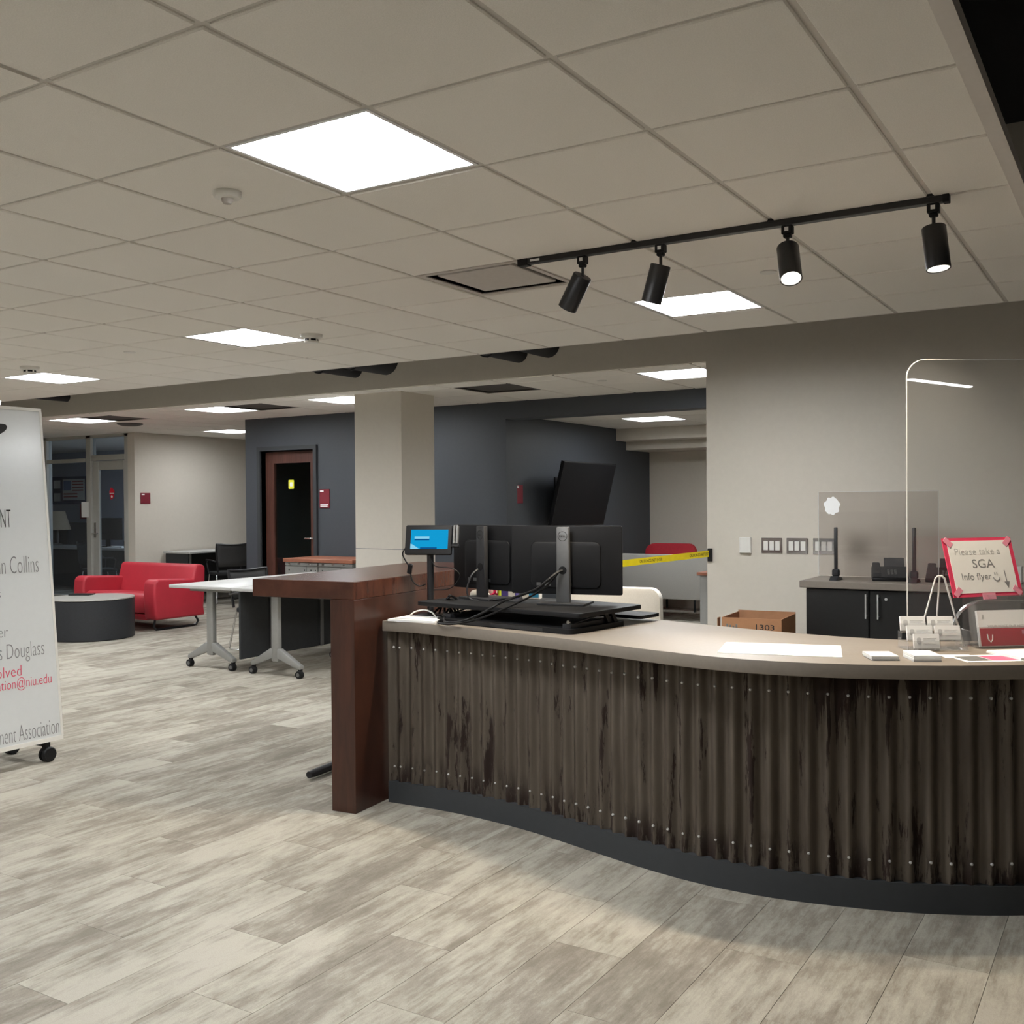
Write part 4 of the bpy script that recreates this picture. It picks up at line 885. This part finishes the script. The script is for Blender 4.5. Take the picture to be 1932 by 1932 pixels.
# ================================================================== ALCOVE
tv = thing('television', 'large black television tilted forward on the charcoal wall', 'television', (-3.72, 8.4, 1.54))
tm = Matrix.Rotation(math.radians(14), 4, 'Y')
sc = MB().b(-.025, .02, -.66, .66, -.38, .38, .004).build('screen', 'plastic_b', tv); sc.matrix_local = tm
MB().b(.02, .0212, -.645, .645, -.362, .366).build('glass', mat('tv_glass', (.006, .006, .007), .6, spec=.15), sc)
MB().b(-.23, -.02, -.12, .12, -.1, .1, .004).b(-.23, -.21, -.3, .3, -.2, .2).build('wall_mount', 'blackmetal', tv)
se = thing('settee', 'pale grey high-back settee in the alcove, seen from behind', 'settee', (-3.12, 9.3, 0))
MB().prism(rrect(-.72, .72, .26, .80, .04), 0, .1, 'y', .01).build('backrest', 'greyfab', se); MB().b(-.7, .7, .1, .65, .26, .44, .03, 3).build('seat', 'greyfab', se)
MB().b(-.72, -.64, .1, .65, .26, .62, .02, 2).build('armrest', 'greyfab', se); MB().b(.64, .72, .1, .65, .26, .62, .02, 2).build('armrest', 'greyfab', se)
for sx in (-.62, .62):
    for y in (.08, .58): MB().tube([(sx, y, .26), (sx, y, 0)], .018, 8).build('leg', 'blackmetal', se)
rc = thing('lounge_chair', 'red lounge chair showing above the grey settee', 'chair', (-3.38, 10.25, 0))
bk = shell_back(.70, .52, .1, .06, r=.12).build('backrest', 'darkred', rc); bk.location = (0, 0, .38)
MB().prism(rrect(-.33, .33, -.0, .5, .08), .3, .42, 'z', .02).build('seat', 'darkred', rc)
for sx in (-.28, .28):
    for y in (.05, .45): MB().tube([(sx, y, .3), (sx, y, 0)], .015, 8).build('leg', 'blackmetal', rc)
sd = thing('side_cabinet', 'narrow grey cabinet with brown top just behind the wall corner', 'cabinet', (-.85, 5.55, 0))
MB().b(-.24, .3, -.2, .2, 0, .86).build('body', 'silver', sd); MB().b(-.26, .32, -.22, .22, .86, .885, .003).build('top', 'brown', sd)

# ================================================================== MIDDLE: TABLES, CHAIRS, CABINETS
def flip_table(x, y0, label, L_=1.85):
    t = thing('folding_table', label, 'table', (x, y0, 0), 0, 'white folding tables')
    h = .74
    MB().b(-.385, .385, 0, L_, h - .028, h, .004, 2).build('tabletop', 'whitelam', t)
    for y in (.14, L_ - .3):
        lg = MB().box((0, y, .42), (.085, .05, .60), None, .015, 2).build('post', 'silver', t)
        MB().b(-.25, .25, y - .02, y + .02, h - .06, h - .028).build('bracket', 'silver', t)
        for s_ in (-1, 1):
            f = MB().prism([(s_ * .02, .225), (s_ * .05, .235), (s_ * .285, .105), (s_ * .285, .075), (s_ * .25, .075), (s_ * .02, .155)], y - .025, y + .025, 'y', .006).build('foot', 'silver', t)
            MB().box((s_ * .268, y, .062), (.03, .03, .05), None, .004).build('caster_fork', 'plastic_b', f)
            MB().lathe([(0, -.022), (.03, -.022), (.033, -.016), (.033, .016), (.03, .022), (0, .022)], (s_ * .268, y - .01, .033), 16, Matrix.Rotation(PI / 2, 3, 'X')).build('caster', 'plastic_b', f)
            MB().lathe([(0, -.024), (.017, -.024), (.017, .024), (0, .024)], (s_ * .268, y - .01, .033), 12, Matrix.Rotation(PI / 2, 3, 'X')).build('hub', 'greymetal', f)
    return t
t1 = flip_table(-5.13, 3.87, 'left white folding table beside the red sofa')
t2 = flip_table(-4.335, 3.86, 'right white folding table next to the walnut bar', 1.46)
mp = MB().b(-.012, .012, .0, 1.38, .13, .705, .004).build('modesty_panel', 'panelblack', t2); mp.location = (-.32, .03, 0)
for y in (.36, 1.0): MB().b(.012, .03, y - .02, y + .02, .13, .7, .003).build('panel_bracket', 'greymetal', mp)

def mesh_chair(loc, rz, label, arms=True):
    t = thing('mesh_chair', label, 'chair', loc, rz, 'black mesh side chairs')
    # faces -y, back at +y
    N_ = 8; rows = []
    MB().prism(rrect(-.23, .23, -.23, .2, .06), .42, .47, 'z', .012).build('seat', 'blackfab', t)
    def bx(u, z): return (u, .21 + (z - .5) * .12 + .05 * (1 - (u / .24) ** 2), z)
    fr = [bx(u, z) for u, z in ((-.22, .47), (-.235, .62), (-.25, .8), (-.25, .885))] + [bx(-.25 + .5 * k / 8, .885 - .02 * math.sin(PI * k / 8)) for k in range(1, 8)] + [bx(u, z) for u, z in ((.25, .885), (.25, .8), (.235, .62), (.22, .47))]
    MB().tube(fr, .014, 8).build('back_frame', 'blackmetal', t)
    m_ = MB(); gz = [.55, .64, .73, .80, .87]
    for a in range(len(gz) - 1): m_.ribbon([bx(-.24 + .48 * k / 10, gz[a]) for k in range(11)], [bx(-.24 + .48 * k / 10, gz[a + 1]) for k in range(11)])
    bmesh.ops.remove_doubles(m_.bm, verts=m_.bm.verts, dist=1e-5); ms = m_.build('mesh_back', 'meshfab', t)
    md = ms.modifiers.new('thickness', 'SOLIDIFY'); md.thickness = .004
    for s_ in (-1, 1):
        MB().tube([(s_ * .22, -.2, .43), (s_ * .25, -.25, .012), (s_ * .25, -.2, .012), (s_ * .25, .22, .012), (s_ * .25, .25, .02), (s_ * .22, .17, .43)], .009, 8).build('leg', 'chrome', t)
        if arms:
            MB().tube([(s_ * .25, .24, .62), (s_ * .28, .1, .64), (s_ * .28, -.14, .64), (s_ * .26, -.18, .6), (s_ * .24, -.16, .45)], .014, 8).build('armrest', 'blackmetal', t)
    return t
c1 = mesh_chair((-5.62, 5.15, 0), math.radians(88), 'black mesh chair at the left side of the white folding tables')
c2 = copy_tree(c1, (-9.65, 8.40, 0), math.radians(-115), 'black mesh chair pushed up to the desk by the beige wall')
c3_ = copy_tree(c1, (-12.1, 8.0, 0), math.radians(160), 'dark chair behind the left office pane')
c4_ = copy_tree(c1, (-11.55, 8.5, 0), math.radians(200), 'dark chair behind the glass office door')

c1.scale = (1, 1, .9)
# grey pedestal cabinets with a brown top
pt = thing('pedestal_top', 'brown wooden board lying over the grey drawer cabinets', 'board', (-6.32, 6.14, .805)); MB().b(-.012, 1.0, -.01, .56, 0, .04, .003).build('board', 'brown', pt)
PL = ['left grey drawer cabinet under the brown board by the wooden door', 'right grey drawer cabinet under the brown board beside the column']
for k in range(2):
    t = thing('drawer_cabinet', PL[k], 'cabinet', (-6.32 + k * .495, 6.15, 0), 0, 'grey drawer cabinets')
    MB().b(0, .49, .02, .54, .02, .80).build('body', 'silver', t); MB().b(.01, .48, .04, .5, 0, .02).build('plinth', 'kick', t)
    for z0, z1 in ((.765, .80), (.565, .757), (.365, .557), (.03, .357)):
        for a0_, a1_ in ((.004, .325), (.33, .486)):
            if z1 == .80 and a0_ > .1: continue
            d = MB().b(a0_, a1_ if z1 != .8 else .486, .0, .02, z0, z1, .002).build('drawer_front', 'silver', t)
            if z1 != .8: MB().tube([(a0_ + .06, -.001, z1 - .04), (a0_ + .06, .004, z1 - .04)], .009, 10).tube([(a1_ - .03, -.001, z1 - .04), (a1_ - .03, .004, z1 - .04)], .007, 10).build('lock', 'plastic_b', d)
            if z1 != .8 and a0_ < .1: MB().b(a0_ + .02, a0_ + .13, -.012, 0, z1 - .105, z1 - .08, .003).build('handle', 'chrome', d)
            if z1 == .8: [MB().b(q0, q1, -.012, 0, .775, .792, .003).build('handle', 'chrome', d) for q0, q1 in ((.06, .09), (.2, .24), (.36, .39))]

# red sofa
so = thing('red_sofa', 'red vinyl two-seat sofa on black sled legs', 'sofa', (-8.46, 5.53, 0))
W2 = .74
armp = [(.0, .13), (-.02, .20), (-.03, .45), (-.02, .54)] + [(.05 + .07 * math.cos(math.radians(a)), .535 + .065 * math.sin(math.radians(a))) for a in (170, 140, 110, 90)] + [(.3, .585), (.56, .57), (.66, .40), (.72, .13)]
for s_, x0, x1 in ((-1, -W2, -W2 + .2), (1, W2 - .2, W2)): MB().prism(armp, x0, x1, 'x', .028, 4).build('armrest', 'red', so)
bkp = [(.46, .14), (.50, .42), (.585, .725), (.62, .745), (.70, .735), (.735, .70), (.72, .40), (.70, .14)]
MB().prism(bkp, -W2 + .1, W2 - .01, 'x', .025, 4).build('backrest', 'red', so)
MB().prism([(.0, .20), (-.015, .30), (.0, .405), (.04, .425), (.5, .40), (.5, .20)], -W2 + .2, W2 - .2, 'x', .022, 4).build('seat_cushion', 'red', so)
MB().prism([(.02, .12), (.01, .19), (.5, .19), (.5, .12)], -W2 + .2, W2 - .2, 'x', .01, 2).build('base', 'red', so)
for x in (-W2 + .1, W2 - .1): MB().tube([(x, .06, .13), (x, .04, .05), (x, .07, .014), (x, .6, .014), (x, .66, .02), (x, .69, .06), (x, .64, .13)], .014, 8).build('sled_leg', 'blackmetal', so)
# drum table
po = thing('drum_table', 'round black drum table with pale grey top in front of sofa', 'drum table', (-8.0, 4.88, 0))
MB().lathe([(0, 0), (.44, 0), (.45, .01), (.45, .425), (.44, .432), (0, .432)], n=64).build('drum', 'pouf', po); MB().lathe([(0, .432), (.452, .432), (.455, .438), (.45, .446), (0, .446)], n=64).build('top', 'poufT', po)
o = MB().b(-.12, .12, -.08, .08, 0, .012, .002).build('notebook', 'plastic_b'); o.location = (-8.5, 5.02, .4465) if False else (-8.30, 4.98, .4465); o.rotation_euler = (0, 0, .5); tag(o, 'black notebook on the drum table at the whiteboard edge', 'notebook')
# desk at beige wall
dk_ = thing('wall_desk', 'long white topped desk with black front by the beige wall', 'desk', (-10.42, 7.86, 0))
MB().b(0, .56, 0, 2.0, .745, .772, .004).build('desktop', 'whitelam', dk_); MB().b(.05, .07, .05, 1.95, .1, .745).build('modesty_panel', 'panelblack', dk_); MB().b(.02, .5, .03, .05, .05, .745).build('side_panel', 'panelblack', dk_); MB().b(.02, .5, 1.9, 1.92, .0, .745).build('side_panel', 'panelblack', dk_)
MB().tube([(.42, .12, 0), (.42, .12, .745)], .03, 12).build('leg', 'silver', dk_); MB().tube([(.42, 1.8, 0), (.42, 1.8, .745)], .03, 12).build('leg', 'silver', dk_)

# ================================================================== OFFICE INTERIOR
od = thing('office_desk', 'dark office desk with papers seen through the glass door', 'desk', (-13.6, 9.2, 0))
MB().b(-1.6, 1.4, -.35, .35, .70, .74, .003).build('desktop', 'whitelam', od); MB().b(-1.55, 1.35, -.3, -.27, .05, .70).build('front_panel', 'panelblack', od); MB().b(-1.55, -1.5, -.27, .3, 0, .7).build('side_panel', 'panelblack', od); MB().b(1.3, 1.35, -.27, .3, 0, .7).build('side_panel', 'panelblack', od)
om = thing('office_monitor', 'black monitor on the desk inside the glazed office', 'monitor', (-13.42, 9.15, .74), math.radians(25))
MB().b(-.27, .27, -.01, .02, .12, .50, .004).build('panel', 'plastic_b', om); MB().b(-.04, .04, .02, .04, .01, .3).build('stand', 'plastic_b', om); MB().b(-.12, .12, -.05, .1, 0, .012).build('foot', 'plastic_b', om)
lm = thing('desk_lamp', 'table lamp with beige shade inside the office', 'lamp', (-15.1, 9.35, .74))
MB().lathe([(0, 0), (.09, 0), (.08, .02), (.02, .04), (.03, .15), (.015, .28), (0, .28)]).build('stand', 'greymetal', lm); MB().lathe([(.23, .28), (.13, .62), (.125, .62), (.225, .28), (.23, .28)], cap=False).build('shade', 'lampshade', lm)
PBX = -15.98
bd = thing('pin_board', 'navy pin board with a striped flag poster in the office', 'pin board', (PBX, 10.29, 1.76))
MB().b(-.62, .45, -.02, 0, -.27, .27).build('board', 'navy', bd); ps = MB().b(-.28, .40, -.024, -.02, -.19, .22).build('flag_poster', 'paper', bd)
for k in range(4): MB().b(.02, .36, -.026, -.024, .16 - k * .052 * 1.1, .185 - k * .052 * 1.1).build('stripe', 'flagred', ps)
for k in range(2): MB().b(-.25, .18, -.026, -.024, -.08 - k * .057, -.055 - k * .057).build('stripe', 'flagred', ps)
MB().b(-.25, -.02, -.026, -.024, .0, .19).build('canton', 'flagblue', ps)
for k in range(2): MB().b(-.57, -.36, -.024, -.02, .04 - k * .25, .2 - k * .25).build('pinned_note', 'paper', bd)
o = MB().b(-.12, .12, -.015, 0, -.25, .25).build('wall_poster', 'flagred'); o.location = (-15.62, 10.29, 1.45); tag(o, 'dark red poster under the pin board in the office', 'poster')
ob = thing('bookcase', 'low dark cabinet along the office back wall', 'cabinet', (-15.4, 10.05, 0)); MB().b(-.9, -.1, -.22, .22, .06, 1.1).build('body', 'panelblack', ob); MB().b(-.88, -.12, -.2, .2, 0, .06).build('plinth', 'kick', ob); MB().b(-.92, -.08, -.24, .23, 1.1, 1.13).build('top', 'panelblack', ob)
o = MB().b(-.15, .15, -.11, .11, 0, .02).build('paper_stack', 'paper'); o.location = (-12.98, 9.05, .741); o.rotation_euler = (0, 0, .2); tag(o, 'white papers on the office desk behind the glass door', 'paper')

# ================================================================== WHITEBOARD EASEL
wbx = thing('whiteboard_easel', 'tall rolling whiteboard easel with handwriting at the left edge', 'whiteboard', (-3.38, 1.327, 0))
HB = 1.89; WB = 1.05; lean = math.radians(5.3)
# local frame: board x axis runs along world +y (to the right as seen), up axis leans towards -x
bx_ = Vector((0, 1, 0)); by_ = Vector((-math.sin(lean), 0, math.cos(lean)))
BM = frame((0, 0, .122), bx_, by_)
face = MB().b(-WB, 0, 0, HB, -.022, 0, .004).build('panel', 'board', wbx); face.matrix_local = BM
fr = MB().b(-WB, 0.004, -.012, .012, -.024, .003).b(-WB, .004, HB - .012, HB + .006, -.024, .003).b(-.008, .006, .012, HB - .012, -.024, .0025).b(-WB - .006, -WB + .008, .012, HB - .012, -.024, .0025).build('frame', 'plastic_w', face)
hp = [(.035 * math.cos(2 * PI * k / 20) * 2.2, .03 * math.sin(2 * PI * k / 20)) for k in range(20)]
hn = MB().prism(hp, 0.0005, .002, 'z').build('handle_slot', 'ink', face); hn.location = (-.285, HB - .135, 0); hn.rotation_euler = (0, 0, .35)
b2 = MB().b(-WB, 0, 0, HB, 0, .02, .004).build('rear_panel', 'board', wbx)
by2 = Vector((math.sin(lean), 0, math.cos(lean))); b2.matrix_local = frame((-.385, 0, .122), bx_, by2)
MB().b(-.36, -.02, -.12, -.08, .09, .12).build('spreader', 'blackmetal', wbx); MB().b(-.36, -.02, -WB + .08, -WB + .12, .09, .12).build('spreader', 'blackmetal', wbx)
for x in (-.02, -.365):
    for y in (-.09, -WB + .09):
        cs = MB().box((x, y, .095), (.035, .035, .05), None, .004).build('caster_fork', 'plastic_b', wbx)
        MB().lathe([(0, -.03), (.036, -.03), (.042, -.022), (.042, -.006), (.03, -.004), (.03, .004), (.042, .006), (.042, .022), (.036, .03), (0, .03)], (x + .012, y, .042), 20, Matrix.Rotation(PI / 2, 3, 'X') if False else Matrix.Rotation(PI / 2, 3, 'Y')).build('caster', 'plastic_b', cs)
clip = MB()
for k in range(3): clip.tube([(-.24 - .03 * k, HB + .004, -.01), (-.235 - .03 * k, HB + .035, -.008)], .004, 6)
clip.build('clip', 'chrome', face)
px2t = lambda py, edge: (1390 - py) * HB / 630
ROWS = [('NT', 987, .225, .062, .105, 'ink'), ('in Collins', 1073, .078, .235, .10, 'inkgrey'), ('s', 1116, .315, .03, .055, 'inkgrey'), ('er', 1188, .288, .055, .06, 'inkgrey'), ('s Douglass', 1229, .078, .27, .085, 'inkgrey'), ('olved', 1262, .222, .15, .06, 'pinkink'), ('ation@niu.edu', 1284, .045, .325, .055, 'pinkink'), ('ment Association', 1381, .018, .37, .09, 'inkgrey')]
for s_, py, right, wd_, ht, mm in ROWS:
    t_ = text(s_, wd_, ht, mm, face, Matrix.Translation((-right, px2t(py, 0), .0008)), align='RIGHT', thin=-.018 if mm != 'pinkink' else -.012, shear=.06)
